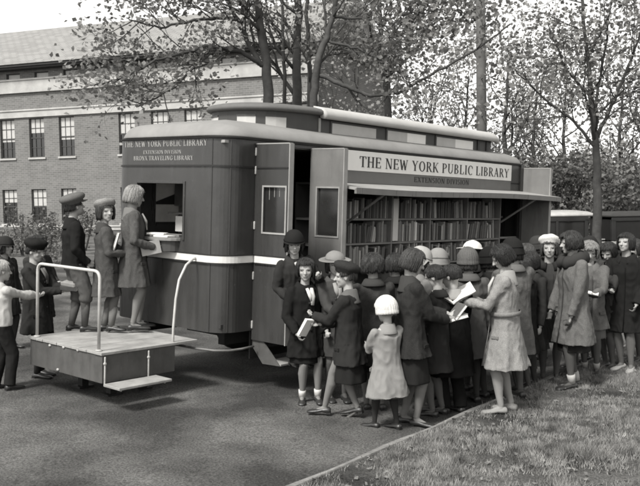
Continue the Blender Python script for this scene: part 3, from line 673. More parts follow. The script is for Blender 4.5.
# ------------------------------------------------------------------ brick building
bd_ = empty('brick_building', (-16, 47, 0), (0, 0, R(-20)))
tag(bd_, 'long brick building with pale stone bands and sash windows behind the bus', 'building')
def bwall():
    m = MB(); S0, S1 = -14.0, 17.0; wins = []
    for k in range(-2, 4):
        for c in (-1.06, .87, 2.80):
            cx = c+7.56*k
            if S0+1 < cx < S1-1: wins += [(cx-.485, cx+.485, .91, 2.78), (cx-.485, cx+.485, 4.49, 6.60)]
    for k in range(-7, 18):
        cx = 1.3+1.85*k
        if S0+1 < cx < S1-1: wins.append((cx-.45, cx+.45, 8.735, 9.06))
    zb = sorted({0, 9.42}|{w[2] for w in wins}|{w[3] for w in wins})
    for zi in range(len(zb)-1):
        z0, z1 = zb[zi], zb[zi+1]; cut = sorted([(w[0], w[1]) for w in wins if w[2] <= z0+1e-6 and w[3] >= z1-1e-6]); x = S0
        for a, b in cut+[(S1, S1)]:
            if a > x: m.add([(x, 0, z0), (a, 0, z0), (a, 0, z1), (x, 0, z1)], [(0, 1, 2, 3)])
            x = b
    for a, b, c, d in wins:
        m.add([(a, 0, c), (a, .2, c), (a, .2, d), (a, 0, d)], [(0, 1, 2, 3)]); m.add([(b, 0, c), (b, .2, c), (b, .2, d), (b, 0, d)], [(3, 2, 1, 0)])
        m.add([(a, 0, d), (a, .2, d), (b, .2, d), (b, 0, d)], [(0, 1, 2, 3)]); m.add([(a, 0, c), (a, .2, c), (b, .2, c), (b, 0, c)], [(3, 2, 1, 0)])
    m.add([(S1, 0, 0), (S1, 12, 0), (S1, 12, 9.42), (S1, 0, 9.42)], [(0, 1, 2, 3)]); m.add([(S0, 0, 0), (S0, 12, 0), (S0, 12, 9.42), (S0, 0, 9.42)], [(3, 2, 1, 0)])
    m.add([(S0, 12, 0), (S1, 12, 0), (S1, 12, 9.42), (S0, 12, 9.42)], [(3, 2, 1, 0)])
    m.build('wall', M['brick'], bd_, fixn=False)
    for z0, z1, d, nm in ((6.66, 7.08, .10, 'stone_band'), (7.99, 8.72, .14, 'stone_band'), (.55, .80, .06, 'stone_band')):
        b = MB(); b.box((S0-.1, -d, z0), (S1+.1, -.003, z1)); b.box((S0-.12, -d-.05, z1-.07), (S1+.12, -d+.001, z1+.012)); b.build(nm, M['stone'], bd_)
    e = MB(); e.box((S0-.4, -.62, 9.20), (S1+.4, -.004, 9.30)); e.box((S0-.4, -.70, 9.301), (S1+.4, -.02, 9.43)); e.build('eave', M['dark'], bd_)
    r = MB(); r.prism([(-.75, 9.432), (6, 12.7), (12.75, 9.432)], frame((0, 0, 0), (0, 1, 0), (0, 0, 1), (1, 0, 0)), S0-.4, S1+.4); ro = r.build('roof', M['slate'], bd_)
    for a, b, c, d in wins:
        f = MB(); t = .05; y0, y1 = .10, .17
        f.box((a, y0, c), (a+t, y1, d)); f.box((b-t, y0, c), (b, y1, d)); f.box((a+t, y0, d-t), (b-t, y1, d)); f.box((a+t, y0, c), (b-t, y1, c+t))
        tall = d-c > 1
        if tall:
            zm = (c+d)/2; f.box((a+t, y0, zm-.03), (b-t, y1-.01, zm+.03))
            for q in (1, 2): x = a+(b-a)*q/3; f.box((x-.014, y0+.01, c+t), (x+.014, y0+.035, zm-.03)); f.box((x-.014, y0+.01, zm+.03), (x+.014, y0+.035, d-t))
            for z in ((c+zm)/2, (zm+d)/2): f.box((a+t, y0+.012, z-.014), (b-t, y0+.033, z+.014))
        o = f.build('window', M['cream'] if False else M['monitor'], bd_)
        g = MB(); g.box((a+t, .145, c+t), (b-t, .15, d-t)); g.build('pane', M['glass'] if tall else M['frost'], o)
        if tall:
            fr = random.choice((.35, .5, .5, .55, .62)); s = MB(); s.box((a+t, .136, d-t-(d-c)*fr), (b-t, .142, d-t)); s.build('blind', M['frost'], o)
            s = MB(); s.box((a-.08, -.07, c-.10), (b+.08, .099, c-.002)); s.build('sill', M['stone'], o)
bwall()

# ------------------------------------------------------------------ trees
def PW(px, py, Y): return Vector(((px-320)/860.56*Y, Y, CAMZ+(195.8-.0175*(px-320)-py)/860.56*Y))
def leaves_mesh(pts, smin, smax, name, m, parent, asp=.75):
    P = np.array(pts); n = len(P); u = rng.normal(size=(n, 3)); u[:, 2] *= .6; u /= np.linalg.norm(u, axis=1)[:, None]
    w = rng.normal(size=(n, 3)); w -= u*(w*u).sum(1)[:, None]; w /= np.linalg.norm(w, axis=1)[:, None]; nn = np.cross(u, w)
    s = rng.uniform(smin, smax, n)[:, None]
    V = np.stack([P-u*s, P-u*s*.2+w*s*asp-nn*s*.2, P+u*s*.35+w*s*asp*.55, P+u*s, P+u*s*.35-w*s*asp*.55, P-u*s*.2-w*s*asp-nn*s*.2], 1).reshape(-1, 3)
    F = np.arange(n*6).reshape(n, 6).tolist()
    me = bpy.data.meshes.new(name); me.from_pydata(V.tolist(), [], F); me.update()
    return link(name, me, m, parent)
def rdir(d, ang):
    v = Vector(rng.normal(size=3)); v -= d*v.dot(d); v.normalize(); return (d*math.cos(ang)+v*math.sin(ang)).normalized()
def grow(mb, p, d, L, r, depth, tips, up=.12, spread=(.35, .8), dmax=3):
    n = 4; pts = [p.copy()]; rad = [r]; q = p.copy()
    for i in range(n):
        d = (d+Vector(rng.normal(size=3))*.16+Vector((0, 0, up))).normalized(); q = q+d*L/n; pts.append(q.copy()); rad.append(r*(1-.45*(i+1)/n))
        if depth < dmax and i >= 1:
            for _ in range(1 if depth else random.choice((1, 2))):
                grow(mb, q, rdir(d, random.uniform(*spread)), L*random.uniform(.5, .75), rad[-1]*.6, depth+1, tips, up, spread, dmax)
        if depth >= dmax-1: tips.append(q.copy())
    mb.tube(pts, rad, 6 if r > .03 else 4)
def limb(mb, pts, r0, r1, tips, n=6, L=1.2, dmax=2, up=.05, start=.2, spread=(.5, 1.1)):
    pts = [Vector(p) for p in pts]; fine = []
    for i in range(len(pts)-1):
        for k in range(6): fine.append(pts[i].lerp(pts[i+1], k/6)+Vector(rng.normal(size=3))*.012)
    fine.append(pts[-1]); k = len(fine); rad = [r0+(r1-r0)*i/(k-1) for i in range(k)]
    mb.tube(fine, rad, 9 if r0 > .06 else 6)
    for j in range(n):
        t = start+(1-start)*(j+random.random())/n; i = min(k-2, int(t*(k-1))); d = (fine[i+1]-fine[i]).normalized()
        grow(mb, fine[i], rdir(d, random.uniform(*spread)), L*random.uniform(.6, 1.1), max(.012, rad[i]*.45), 0, tips, up, (.3, .8), dmax)
def clump(tips, n, s, sz=.6, keep=1.0):
    out = []
    for t in tips:
        if random.random() > keep: continue
        k = max(1, int(n*random.uniform(.4, 1.6))); g = rng.normal(size=(k, 3))*s; g[:, 2] *= sz; out += (np.array(t)+g).tolist()
    return out
def stemtree(label, trunk, r0, r1, limbs, nl, leafn, Lb=1.3, keep=.8, n=8, s=.22, lm='leaf', ls=(.028, .062), group=None, start=.35, name='maple_tree'):
    r = empty(name, (trunk[0][0], trunk[0][1], base_z(trunk[0][0], trunk[0][1]))); bpy.context.view_layer.update()
    tips = []; mb = MB(); inv = Matrix.Translation(-Vector(r.location))
    limb(mb, trunk, r0, r1, tips, n, Lb, start=start)
    for L_i, ra, rb, k in limbs: limb(mb, L_i, ra, rb, tips, k, Lb*.8, start=.15)
    mb.v = [tuple(inv @ Vector(v)) for v in mb.v]; mb.build('trunk', M['bark'], r, smooth=True)
    pts = clump(tips, leafn*.19, s, keep=keep); pts = [(p[0]-r.location.x, p[1]-r.location.y, p[2]-r.location.z) for p in pts]
    leaves_mesh(pts, ls[0], ls[1], 'crown', M[lm], r)
    return tag(r, label, 'tree', group)
def base(px, Y): x = (px-320)/860.56*Y; return Vector((x, Y, base_z(x, Y)-.05))
g1 = 'trees close behind the bus'
stemtree('tree behind the bus front roof, its trunk forking left above the raised roof', [base(274, 17), PW(272, 104, 17), PW(270, 62, 17), PW(264, 20, 17), PW(258, -40, 17), PW(262, -120, 17)], .125, .04,
  [([PW(269, 68, 17), PW(245, 53, 16.8), PW(210, 48, 16.5), PW(160, 62, 16), PW(118, 84, 15.6)], .055, .012, 12), ([PW(264, 66, 17), PW(252, 42, 17), PW(238, 14, 16.8), PW(215, -30, 16.5)], .06, .03, 7),
   ([PW(240, 20, 16.9), PW(205, 22, 16.5), PW(165, 30, 16.2), PW(135, 22, 16)], .035, .012, 9), ([PW(215, 50, 16.5), PW(180, 88, 16.2), PW(140, 108, 16)], .03, .01, 8)], 0, 10, Lb=1.1, keep=.95, n=6, group=g1, s=.2)
stemtree('thin straight stem just left of the thickest trunk behind the bus', [base(287, 18.5), PW(287, 75, 18.5), PW(286, 17, 18.5), PW(288, -90, 18.5)], .05, .02, [], 0, 6, keep=.7, n=6, group=g1)
stemtree('thickest upright trunk above the raised front roof', [base(299, 19), PW(299, 100, 19), PW(302, 17, 19), PW(306, -100, 19)], .13, .06, [([PW(300, 60, 19), PW(280, 30, 18.8), PW(258, 10, 18.4)], .04, .012, 7)], 0, 8, keep=.7, n=7, group=g1)
stemtree('slim trunk just right of the thickest trunk behind the bus', [base(313, 18), PW(313, 100, 18), PW(311, 17, 18), PW(312, -90, 18)], .06, .03, [], 0, 6, keep=.7, n=6, group=g1)
stemtree('tree with a leaning trunk and a long bare branch reaching right over the bus roof', [base(316, 16.5), PW(316, 103, 16.5), PW(321, 62, 16.5), PW(331, 36, 16.6), PW(338, 14, 16.7), PW(350, -70, 17)], .09, .04,
  [([PW(322, 75, 16.5), PW(345, 86, 16.3), PW(372, 97, 16.2), PW(400, 94, 16), PW(424, 80, 16), PW(471, 56, 16), PW(512, 26, 16)], .045, .014, 6), ([PW(330, 42, 16.6), PW(360, 50, 16.4), PW(392, 66, 16.2), PW(415, 88, 16)], .03, .01, 9),
   ([PW(338, 20, 16.7), PW(375, 22, 16.5), PW(410, 38, 16.5)], .03, .01, 8)], 0, 8, Lb=1.0, keep=.8, n=6, group=g1)
stemtree('maple standing behind the middle of the bus roof', [base(392, 22), PW(390, 100, 22), PW(384, 50, 22), PW(380, -60, 22)], .12, .04, [([PW(388, 80, 22), PW(420, 50, 22), PW(440, 20, 22)], .04, .015, 8), ([PW(386, 60, 22), PW(350, 30, 22)], .04, .015, 6)], 0, 14, Lb=1.6, keep=.9, n=9, s=.3, ls=(.05, .09), group='trees beyond the bus')
stemtree('dark trunk at the right with fine branches fanning out above the parked car', [base(598, 20), PW(598, 200, 20), PW(597, 150, 20), PW(594, 118, 20), PW(588, 60, 20), PW(580, -20, 20)], .12, .03,
  [([PW(597, 150, 20), PW(575, 122, 20), PW(540, 95, 20), PW(515, 70, 20)], .045, .012, 9), ([PW(596, 140, 20), PW(615, 100, 20), PW(636, 50, 20), PW(650, 0, 20)], .05, .015, 9), ([PW(594, 118, 20), PW(604, 60, 20), PW(612, 0, 20)], .04, .015, 7), ([PW(592, 100, 20), PW(566, 70, 20), PW(548, 25, 20)], .035, .012, 8)], 0, 9, Lb=1.4, keep=.75, n=8, s=.26, ls=(.035, .07), group='trees at the right beyond the crowd', start=.45)
kinds = ['far', 'mid']
BT = [(432, 34, 7, 'rounded tree beyond the rear half of the bus roof'), (468, 38, 8, 'tall loose tree left of the utility pole'), (508, 30, 7.5, 'bushy tree just right of the utility pole'), (536, 36, 7.5, 'broad tree behind the rear end of the bus'),
      (566, 40, 8.6, 'tallest far tree above the parked car'), (622, 34, 7.5, 'loose tree behind the right trunk'), (655, 30, 7.5, 'tree at the right edge of the picture'), (360, 40, 10, 'tree far behind the leaning trunk'), (700, 26, 8, 'tree beyond the right edge')]
for i, (px, Y, h, lab) in enumerate(BT):
    b = base(px, Y); r = empty('shade_tree', b); mb = MB(); tips = []
    tr = [Vector((0, 0, 0)), Vector((.1, 0, h*.3)), Vector((-.1, 0, h*.6)), Vector((.1, 0, h*.95))]
    limb(mb, tr, .16, .03, tips, 15, h*.30, dmax=2, start=.22, up=.12, spread=(.6, 1.2)); mb.build('trunk', M['bark'], r, smooth=True)
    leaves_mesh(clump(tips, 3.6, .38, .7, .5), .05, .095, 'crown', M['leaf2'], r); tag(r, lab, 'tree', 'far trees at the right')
SHR = [(400, 30, 3.2), (440, 28, 3.0), (486, 27, 3.4), (520, 29, 4.0), (548, 31, 4.2), (580, 32, 4.0), (612, 30, 3.8), (645, 28, 3.6), (680, 26, 3.4)]
slab = ['dark shrub hidden behind the middle of the bus', 'dark shrub behind the shelf end of the bus', 'dark shrub at the foot of the utility pole', 'dense shrub behind the rear corner of the bus', 'dense dark shrub above the parked car hood',
        'tall dark shrub left of the right trunk', 'dark shrub just right of the right trunk', 'dark shrub near the right edge', 'dark shrub beyond the right edge']
for (px, Y, h), lab in zip(SHR, slab):
    b = base(px, Y); r = empty('shrub', b); mb = MB()
    for k in range(5): mb.tube([(0, 0, 0), (random.uniform(-.3, .3), random.uniform(-.3, .3), h*.4), (random.uniform(-.9, .9), random.uniform(-.6, .6), h*.8)], [.05, .03, .01], 5)
    mb.build('stem', M['bark'], r, smooth=True)
    pts = []
    for k in range(34):
        a = random.uniform(0, 2*PI); rr = random.uniform(.2, 1.5); c = (rr*math.cos(a), rr*math.sin(a)*.8, random.uniform(.15, .92)*h)
        pts += (np.array(c)+rng.normal(size=(70, 3))*[.3, .3, .24]).tolist()
    leaves_mesh(pts, .05, .11, 'foliage', M['leafd'], r); tag(r, lab, 'shrub', 'dark shrubs beyond the bus')
for (px, Y, h, lab) in ((47, 24, 1.5, 'low shrub at the far left behind the children'), (22, 27, 1.7, 'low shrub at the left edge before the brick building'), (85, 30, 1.6, 'low shrub in front of the brick wall behind the cap boy')):
    b = base(px, Y); r = empty('shrub', b); mb = MB()
    for k in range(4): mb.tube([(0, 0, 0), (random.uniform(-.3, .3), random.uniform(-.3, .3), h*.8)], [.03, .01], 5)
    mb.build('stem', M['bark'], r)
    pts = []
    for k in range(14): pts += (np.array([random.uniform(-.8, .8), random.uniform(-.5, .5), random.uniform(.15, .85)*h])+rng.normal(size=(70, 3))*.17).tolist()
    leaves_mesh(pts, .03, .06, 'foliage', M['leafd'], r); tag(r, lab, 'shrub', 'low shrubs at the left')
# distant wood closing the horizon on the right
pts = []
for k in range(620):
    t = random.uniform(0, 1); x = -30+t*110; y = 62+random.uniform(-4, 6); 
    if x < 2: continue
    h = 4.5+3.0*noise.noise(Vector((x*.12, 0, 0)))
    pts += (np.array([x, y, base_z(x, y)+random.uniform(0, 1)**.8*h])+rng.normal(size=(26, 3))*[.9, .9, .6]).tolist()
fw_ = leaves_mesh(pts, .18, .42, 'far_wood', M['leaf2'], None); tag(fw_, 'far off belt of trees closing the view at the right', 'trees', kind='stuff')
# utility pole
b = base(482, 21); up_ = empty('utility_pole', b); m = MB(); m.tube([(0, 0, 0), (.02, 0, 4), (.0, 0, 9.5)], [.135, .125, .10], 14); m.build('shaft', M['polew'], up_, smooth=True)
m = MB(); m.box((-.9, -.06, 8.7), (.9, .06, 8.82)); m.build('crossarm', M['polew'], up_, bevel=.01)
for x in (-.8, -.4, .4, .8): m = MB(); m.ell((x, 0, 8.89), (.04, .04, .07)); m.build('insulator', M['frost'], up_, smooth=True)
m = MB()
for k in range(12): m.capsule((0, -.12*(-1)**k, 2.4+k*.45), (0, -.26*(-1)**k, 2.4+k*.45), .01, n=6)
m.build('climbing_step', M['black'], up_, smooth=True); tag(up_, 'tall straight wooden utility pole behind the rear part of the bus roof', 'pole')

# ------------------------------------------------------------------ parked cars
def car(label, loc, yaw, roofm):
    r = empty('parked_car', loc, (0, 0, yaw)); tag(r, label, 'car')
    def side(prof, y0, y1, mname, m, bev=.03):
        q = MB(); q.prism(prof, frame((0, 0, 0), (1, 0, 0), (0, 0, 1), (0, -1, 0)), y0, y1); return q.build(mname, m, r, bevel=bev)
    side([(-2.0, .62), (-2.05, 1.0), (-1.9, 1.12), (.35, 1.14), (1.75, 1.05), (1.85, .95), (1.85, .55), (-1.9, .5)], -.62, .62, 'body', M['carp'], .05)
    cb = MB(); y = .66
    for sy in (-1, 1):
        a, b_ = (sy*y-.03, sy*y+.03)
        for x0, x1 in ((-1.95, -1.82), (-1.0, -.92), (-.1, -.02), (.62, .72)): cb.box((x0, a, 1.12), (x1, b_, 1.72))
        cb.box((-1.95, a, 1.66), (.72, b_, 1.78))
    cb.box((-1.95, -.629, 1.12), (-1.88, .629, 1.72)); cb.box((.66, -.629, 1.62), (.73, .629, 1.75)); cb.build('cabin_frame', M['carp'], r, bevel=.02)
    rf_ = MB(); rings = []
    for d, z in ((0, 1.781), (-.04, 1.80), (-.02, 1.85), (.1, 1.90), (.35, 1.93)): rings.append([(-1.98+d, -.68+d, z), (.85-d, -.68+d, z), (.85-d, .68-d, z), (-1.98+d, .68-d, z)])
    rf_.loft(rings); rf_.build('roof', roofm, r, bevel=.03)
    for sy in (-1, 1):
        for x0, x1 in ((-1.815, -1.005), (-.915, -.105), (-.015, .615)):
            g = MB(); g.box((x0, sy*.655-.004, 1.14), (x1, sy*.655+.004, 1.655)); g.build('window', M['glass'], r)
        f = MB(); P = []
        for cx in (-1.35, 1.35):
            rings = []
            for k in range(11):
                a = R(180-180*k/10); rings.append([(cx+.5*math.cos(a), sy*.66, .38+.42*math.sin(a)), (cx+.5*math.cos(a), sy*.9, .38+.42*math.sin(a)), (cx+.47*math.cos(a), sy*.9, .38+.38*math.sin(a)), (cx+.47*math.cos(a), sy*.66, .38+.38*math.sin(a))])
            f = MB(); f.loft(rings); f.build('fender', M['carp'], r, smooth=True)
            w_ = empty('wheel'); w_.parent = r; w_.location = (cx, sy*.76, .38)
            t = MB(); rr = []
            for k in range(24):
                a = 2*PI*k/24; rr.append([(q*math.cos(a), yy, q*math.sin(a)) for yy, q in ((-.05, .27), (-.07, .33), (-.04, .38), (.04, .38), (.07, .33), (.05, .27))])
            rr.append(rr[0]); t.loft(rr, caps=False); t.build('tyre', M['tyre'], w_, smooth=True)
            t = MB(); t.ell((0, 0, 0), (.07, .08, .07))
            for k in range(12): a = 2*PI*k/12; t.capsule((0, 0, 0), (.27*math.cos(a), 0, .27*math.sin(a)), .012, n=5)
            t.build('rim', M['edge'], w_, smooth=True)
        s_ = MB(); s_.box((-.85, sy*.72-.12, .36), (.85, sy*.72+.12, .40)); s_.build('running_board', M['carp'], r, bevel=.01)
        h = MB(); h.ell((1.82, sy*.42, .98), (.10, .12, .12)); h.build('headlight', M['frost'], r, smooth=True)
        b2 = MB(); b2.box((-1.9, sy*.634-.006, 1.125), (1.7, sy*.634+.006, 1.155)); b2.build('belt_moulding', M['pipe'], r)
    rd = MB(); rd.box((1.851, -.3, .5), (1.90, .3, 1.08)); rd.build('radiator', M['pipe'], r, bevel=.02)
    bp2 = MB(); bp2.capsule((2.05, -.8, .45), (2.05, .8, .45), .03); bp2.build('bumper', M['pipe'], r, smooth=True)
    return r
b = base(585, 19); car('dark boxy sedan parked beyond the rear of the bus, seen over the crowd', (b.x-.1, 21.5, base_z(b.x, 21.5)), R(5), M['pipe'])
b = base(650, 24); car('second dark sedan parked at the right edge beyond the crowd', (b.x+.8, 25, base_z(b.x, 25)), R(8), M['monitor'])
#@@PEOPLE
# ------------------------------------------------------------------ people
UP = Vector((0, 0, 1))
def ik(a, b, l1, l2, pole):
    a = Vector(a); b = Vector(b); d = b-a; D = min(d.length, (l1+l2)*.995); dn = d.normalized(); b = a+dn*D
    x = (D*D+l1*l1-l2*l2)/(2*D); hgt = math.sqrt(max(1e-6, l1*l1-x*x)); p = Vector(pole); p = (p-dn*p.dot(dn)).normalized()
    return a+dn*x+p*hgt, b
def hand(mb, w, d, pn, sz, curl, side):
    # w wrist, d finger direction, pn palm normal (fingers curl towards it), side +1 thumb on +s
    d = d.normalized(); pn = (pn-d*pn.dot(d)).normalized(); s = d.cross(pn)*side
    pl = sz*.52; T = frame(w, d, s, pn)
    mb.ell((pl*.5, 0, 0), (pl*.62, sz*.215, sz*.085), T, 10, 8)
    for i, (o, L) in enumerate(((.155, .40), (.055, .46), (-.05, .42), (-.145, .33))):
        c = curl*(1+.12*i); p0 = w+d*pl*.9+s*sz*o; a1 = c*.55; d1 = d*math.cos(a1)+pn*math.sin(a1); a2 = c*1.5; d2 = d*math.cos(a2)+pn*math.sin(a2)
        p1 = p0+d1*L*sz*.5+s*o*sz*.12; p2 = p1+d2*L*sz*.5
        mb.capsule(p0-d*pl*.2, p1, sz*.052, sz*.048, 7); mb.capsule(p1, p2, sz*.048, sz*.04, 7)
    p0 = w+d*pl*.28+s*sz*.17; t1 = (d*.6+s*.75+pn*.25).normalized(); p1 = p0+t1*sz*.20; t2 = (d*.85+s*.25+pn*(.3+curl*.4)).normalized(); p2 = p1+t2*sz*.17
    mb.capsule(p0, p1, sz*.062, sz*.055, 7); mb.capsule(p1, p2, sz*.055, sz*.042, 7)
def dome(c, T, rad, hem, fat=lambda a, t: 0, nu=36, nt=12, inner=.93, top=1.0):
    """closed cap: unit-sphere profile above 0, near-vertical below; hem(a) is the unit z where it ends"""
    mb = MB(); out = []
    def P(a, z, k):
        r = math.sqrt(max(0, 1-(z/top)**2)) if z > 0 else 1.0-.10*z*z
        return T @ Vector((c[0]+rad[0]*r*math.cos(a)*k, c[1]+rad[1]*r*math.sin(a)*k, c[2]+rad[2]*z*(k if z > 0 else 1)))
    rings = []
    for s, k in ((0, 1), (1, inner)):
        rr = []
        for i in range(nt+1):
            t = i/nt; q = []
            for j in range(nu):
                a = 2*PI*j/nu; ze = hem(a); zz = top*math.cos(min(1, t*1.0)*math.acos(max(-1, min(1, .0 if ze < 0 else ze/top)))) if ze >= 0 else (top*math.cos(t*1.6*PI/2) if t*1.6 < 1 else ze*(t*1.6-1)/.6)
                if i == 0: zz = top*.999
                q.append(P(a, zz, k*(1+(fat(a, t) if s == 0 else 0))))
            rr.append(q)
        rings += rr if s == 0 else rr[::-1]
    return mb.loft(rings)
def person(label, loc, yaw, h, head=(0, 0), lean=0, roll=0, L=None, Rr=None, curl=1.15, feet=((.02, .075), (-.02, -.075)), heels=(0, 0), hair=('bob', .03), hat=None, coat=None, trousers=None, skirt=None,
           stock=.1, socks=None, shoe='leather', detail=.007, group='people around the library bus', build=1.07, collar=None, scarf=None, toe=(0, 0), palm=None, buttons=None, belt=None, bare=False):
    hh = (.158+.034*h)*1.06; Lx = list; seed = sum(ord(c_)*(i_+3) for i_, c_ in enumerate(label)) % 97
    hip = Vector((0, 0, .50*h)); Rl = Matrix.Translation(hip) @ Matrix.Rotation(lean, 4, 'Y') @ Matrix.Rotation(roll, 4, 'X') @ Matrix.Translation(-hip)
    up_ = lambda x, y, z: Rl @ Vector((x, y, z))
    zs = h-hh-.055*h; neck0 = up_(-.01, 0, zs+.02*h); hc = up_(.012*h, 0, h-hh*.5)
    HR = Matrix.Translation(hc) @ Matrix.Rotation(head[0], 4, 'Z') @ Matrix.Rotation(head[1], 4, 'Y')
    mb = MB(); e = lambda c, r: mb.ell([q*hh for q in c], [q*hh for q in r], HR, 16, 12)
    e((-.045, 0, .09), (.43, .365, .41)); e((.09, 0, -.12), (.31, .285, .36)); e((.27, 0, -.40), (.10, .12, .085)); e((.16, 0, -.30), (.22, .22, .16))
    hp = lambda x, y, z: HR @ Vector((x*hh, y*hh, z*hh))
    mb.capsule(hp(.38, 0, .04), hp(.475, 0, -.115), .035*hh, .055*hh, 8)
    for s in (-1, 1):
        e((.0, s*.365, -.04), (.075, .03, .13)); e((.27, s*.165, -.11), (.09, .09, .10)); mb.capsule(hp(.375, s*.07, .085), hp(.33, s*.22, .075), .03*hh, n=8); e((.455, s*.045, -.12), (.035, .035, .03))
    mb.capsule(hp(.385, -.07, -.245), hp(.385, .07, -.245), .026*hh, n=8); mb.capsule(hp(.375, -.055, -.285), hp(.375, .055, -.285), .028*hh, n=8)
    mb.capsule(neck0, hp(-.07, 0, -.25), .036*h*.95, .031*h, 12)
    sw = .098*h*build; hw = .052*h
    T = Rl
    mb.ell((0, 0, .715*h), (.060*h, .085*h*build, .10*h), T); mb.ell((0, 0, .60*h), (.058*h, .082*h*build, .11*h), T); mb.ell((-.005, 0, .515*h), (.068*h, .09*h*build, .075*h))
    hands = []; armsJ = []
    for s, tgt, k in ((1, L, 0), (-1, Rr, 1)):
        S_ = up_(-.005, s*sw, zs-.015*h); tg = tgt if tgt else (.05, .145, .44)
        tp = Vector((tg[0]*h, s*tg[1]*h if len(tg) < 4 else tg[1]*h, tg[2]*h)); el, wr = ik(S_, tp, .175*h, .15*h, (-.55, s*.55, -.8))
        armsJ.append((S_, el, wr)); mb.capsule(up_(0, s*sw*.5, zs-.032*h), S_-Vector((0, 0, .010*h)), .028*h, .026*h, 10); mb.capsule(S_-Vector((0, 0, .008*h)), el, .026*h, .022*h, 10); mb.capsule(el, wr, .023*h, .0155*h, 10)
        d = (wr-el).normalized(); pn = Vector((0, -s, 0)) if tg[0] < .1 else Vector((.0, -s*.6, .8)); 
        if palm: pn = Vector(palm); pn.y *= s
        hand(mb, wr+d*.01*h, d, pn, .090*h, curl, 1 if s < 0 else -1); hands.append((wr+d*.06*h, d, pn))
    legs = []
    for k, s in ((0, 1), (1, -1)):
        fx, fy = feet[k][0]*1.0, feet[k][1]; hz = heels[k]
        H_ = Vector((0, s*hw, .505*h)); A_ = Vector((fx, fy, .048*h+hz)); kn, an = ik(H_, A_, .238*h, .232*h, (1, s*.05, .1)); legs.append((H_, kn, an))
        mb.capsule(H_, kn, .050*h, .030*h, 12); mb.tube([kn, kn.lerp(an, .3)+Vector((-.008*h, 0, 0)), kn.lerp(an, .75), an], [.030*h, .034*h, .022*h, .0185*h], 12)
        td = Vector((math.cos(toe[k]), math.sin(toe[k]), -.06 if hz == 0 else -.5)).normalized(); mb.capsule(an-Vector((0, 0, .014*h)), an+td*.08*h-Vector((0, 0, .034*h)), .019*h, .010*h, 10)
    me = vox(mb, detail, 2)
    for m in (M['skin'], M['lip'], M['eye'], M['brow'], fabric(stock, 'wool')): me.materials.append(m)
    n = len(me.polygons); cen = np.empty(n*3); me.polygons.foreach_get('center', cen); cen = cen.reshape(-1, 3)
    Hi = np.array((HR.inverted())); hl = (cen@Hi[:3, :3].T+Hi[:3, 3])/hh; mi = np.zeros(n, dtype=np.int32); ay = np.abs(hl[:, 1])
    mi[(hl[:, 0] > .27) & (ay < .10) & (hl[:, 2] < -.225) & (hl[:, 2] > -.305)] = 1
    mi[(hl[:, 0] > .2) & (((ay-.165)/.055)**2+((hl[:, 2]-.005)/.028)**2 < 1)] = 2
    mi[(hl[:, 0] > .2) & (ay > .08) & (ay < .25) & (np.abs(hl[:, 2]-.095) < .018)] = 3
    if not bare: mi[cen[:, 2] < .48*h] = np.where(np.abs(cen[cen[:, 2] < .48*h][:, 1]) < .13*h, 4, 0)
    me.polygons.foreach_set('material_index', mi); me.polygons.foreach_set('use_smooth', [True]*n)
    body = bpy.data.objects.new('person', me); COL.objects.link(body); body.location = loc; body.rotation_euler = (0, 0, yaw)
    tag(body, label, 'person', group)
    sc = hh
    HT = HR
    def cap(name, c, rad, hem, m, fat=lambda a, t: 0, smooth=True, inner=.9, T=HT, top=1.0, nu=36, sub=True):
        if name == 'hair':
            nu = 84; f0 = fat; fat = lambda a, t: f0(a, t)+.022*t*math.sin(23*a+3*t+ph)*math.sin(7*a+ph)+.03*noise.noise(Vector((3*math.cos(a)+ph, 3*math.sin(a), 4*t)))+.02*noise.noise(Vector((9*math.cos(a)+ph, 9*math.sin(a), 3*t)))
        if name == 'hat': f1 = fat; fat = lambda a, t: f1(a, t)+.05*noise.noise(Vector((2*math.cos(a)+ph, 2*math.sin(a), 2.5*t)))*t
        g_ = dome([q*hh for q in c], T, [q*hh for q in rad], hem, fat, nu, 12, inner, top)
        if name == 'hair':
            for _ in range(170):
                a0 = random.uniform(0, 2*PI); tw = random.uniform(-.25, .25); e0 = hem(a0)-random.uniform(-.03, .10); z0 = random.uniform(.55, .97); P_ = []; amp = random.uniform(.0, .03); lift = random.uniform(-.005, .035)
                for i in range(7):
                    t = i/6; z = z0+(e0-z0)*t; a = a0+tw*t+amp*math.sin(9*t+a0*5); r = math.sqrt(max(0, 1-z*z)) if z > 0 else 1-.10*z*z
                    k = 1+lift*(.4+t)+f0(a, t)+.004
                    P_.append(T @ Vector((hh*(c[0]+rad[0]*r*math.cos(a)*k), hh*(c[1]+rad[1]*r*math.sin(a)*k), hh*(c[2]+rad[2]*z*(k if z > 0 else 1)))))
                rr = random.uniform(.0025, .005); g_.tube(P_, [rr, rr, rr, rr, rr*.9, rr*.6, .0008], 4)
        return g_.build(name, m, body, smooth=smooth)
    # ---- hair
    kind, hv = hair; ph = seed
    wob = lambda a: .018*math.sin(9*a+ph)+.016*math.sin(17*a+ph*2)+.014*math.sin(31*a+ph*3)
    if kind == 'bob':
        cap('hair', (-.05, 0, .10), (.50, .45, .47), lambda a: (.42 if math.cos(a) > .72 else (-1.05 if math.cos(a) < .45 else -1.05+1.47*((math.cos(a)-.45)/.27)))+wob(a)*2, hair_m(hv), lambda a, t: .10*max(0, t-.45)*(1 if math.cos(a) < .5 else .2)+wob(a)*.6)
    elif kind == 'curly':
        cap('hair', (-.06, 0, .10), (.54, .50, .50), lambda a: (.40 if math.cos(a) > .7 else -.8)+wob(a)*4, hair_m(hv), lambda a, t: .05*math.sin(8*a+5*t)*math.sin(9*t)+.12*max(0, t-.3))
    elif kind == 'short':
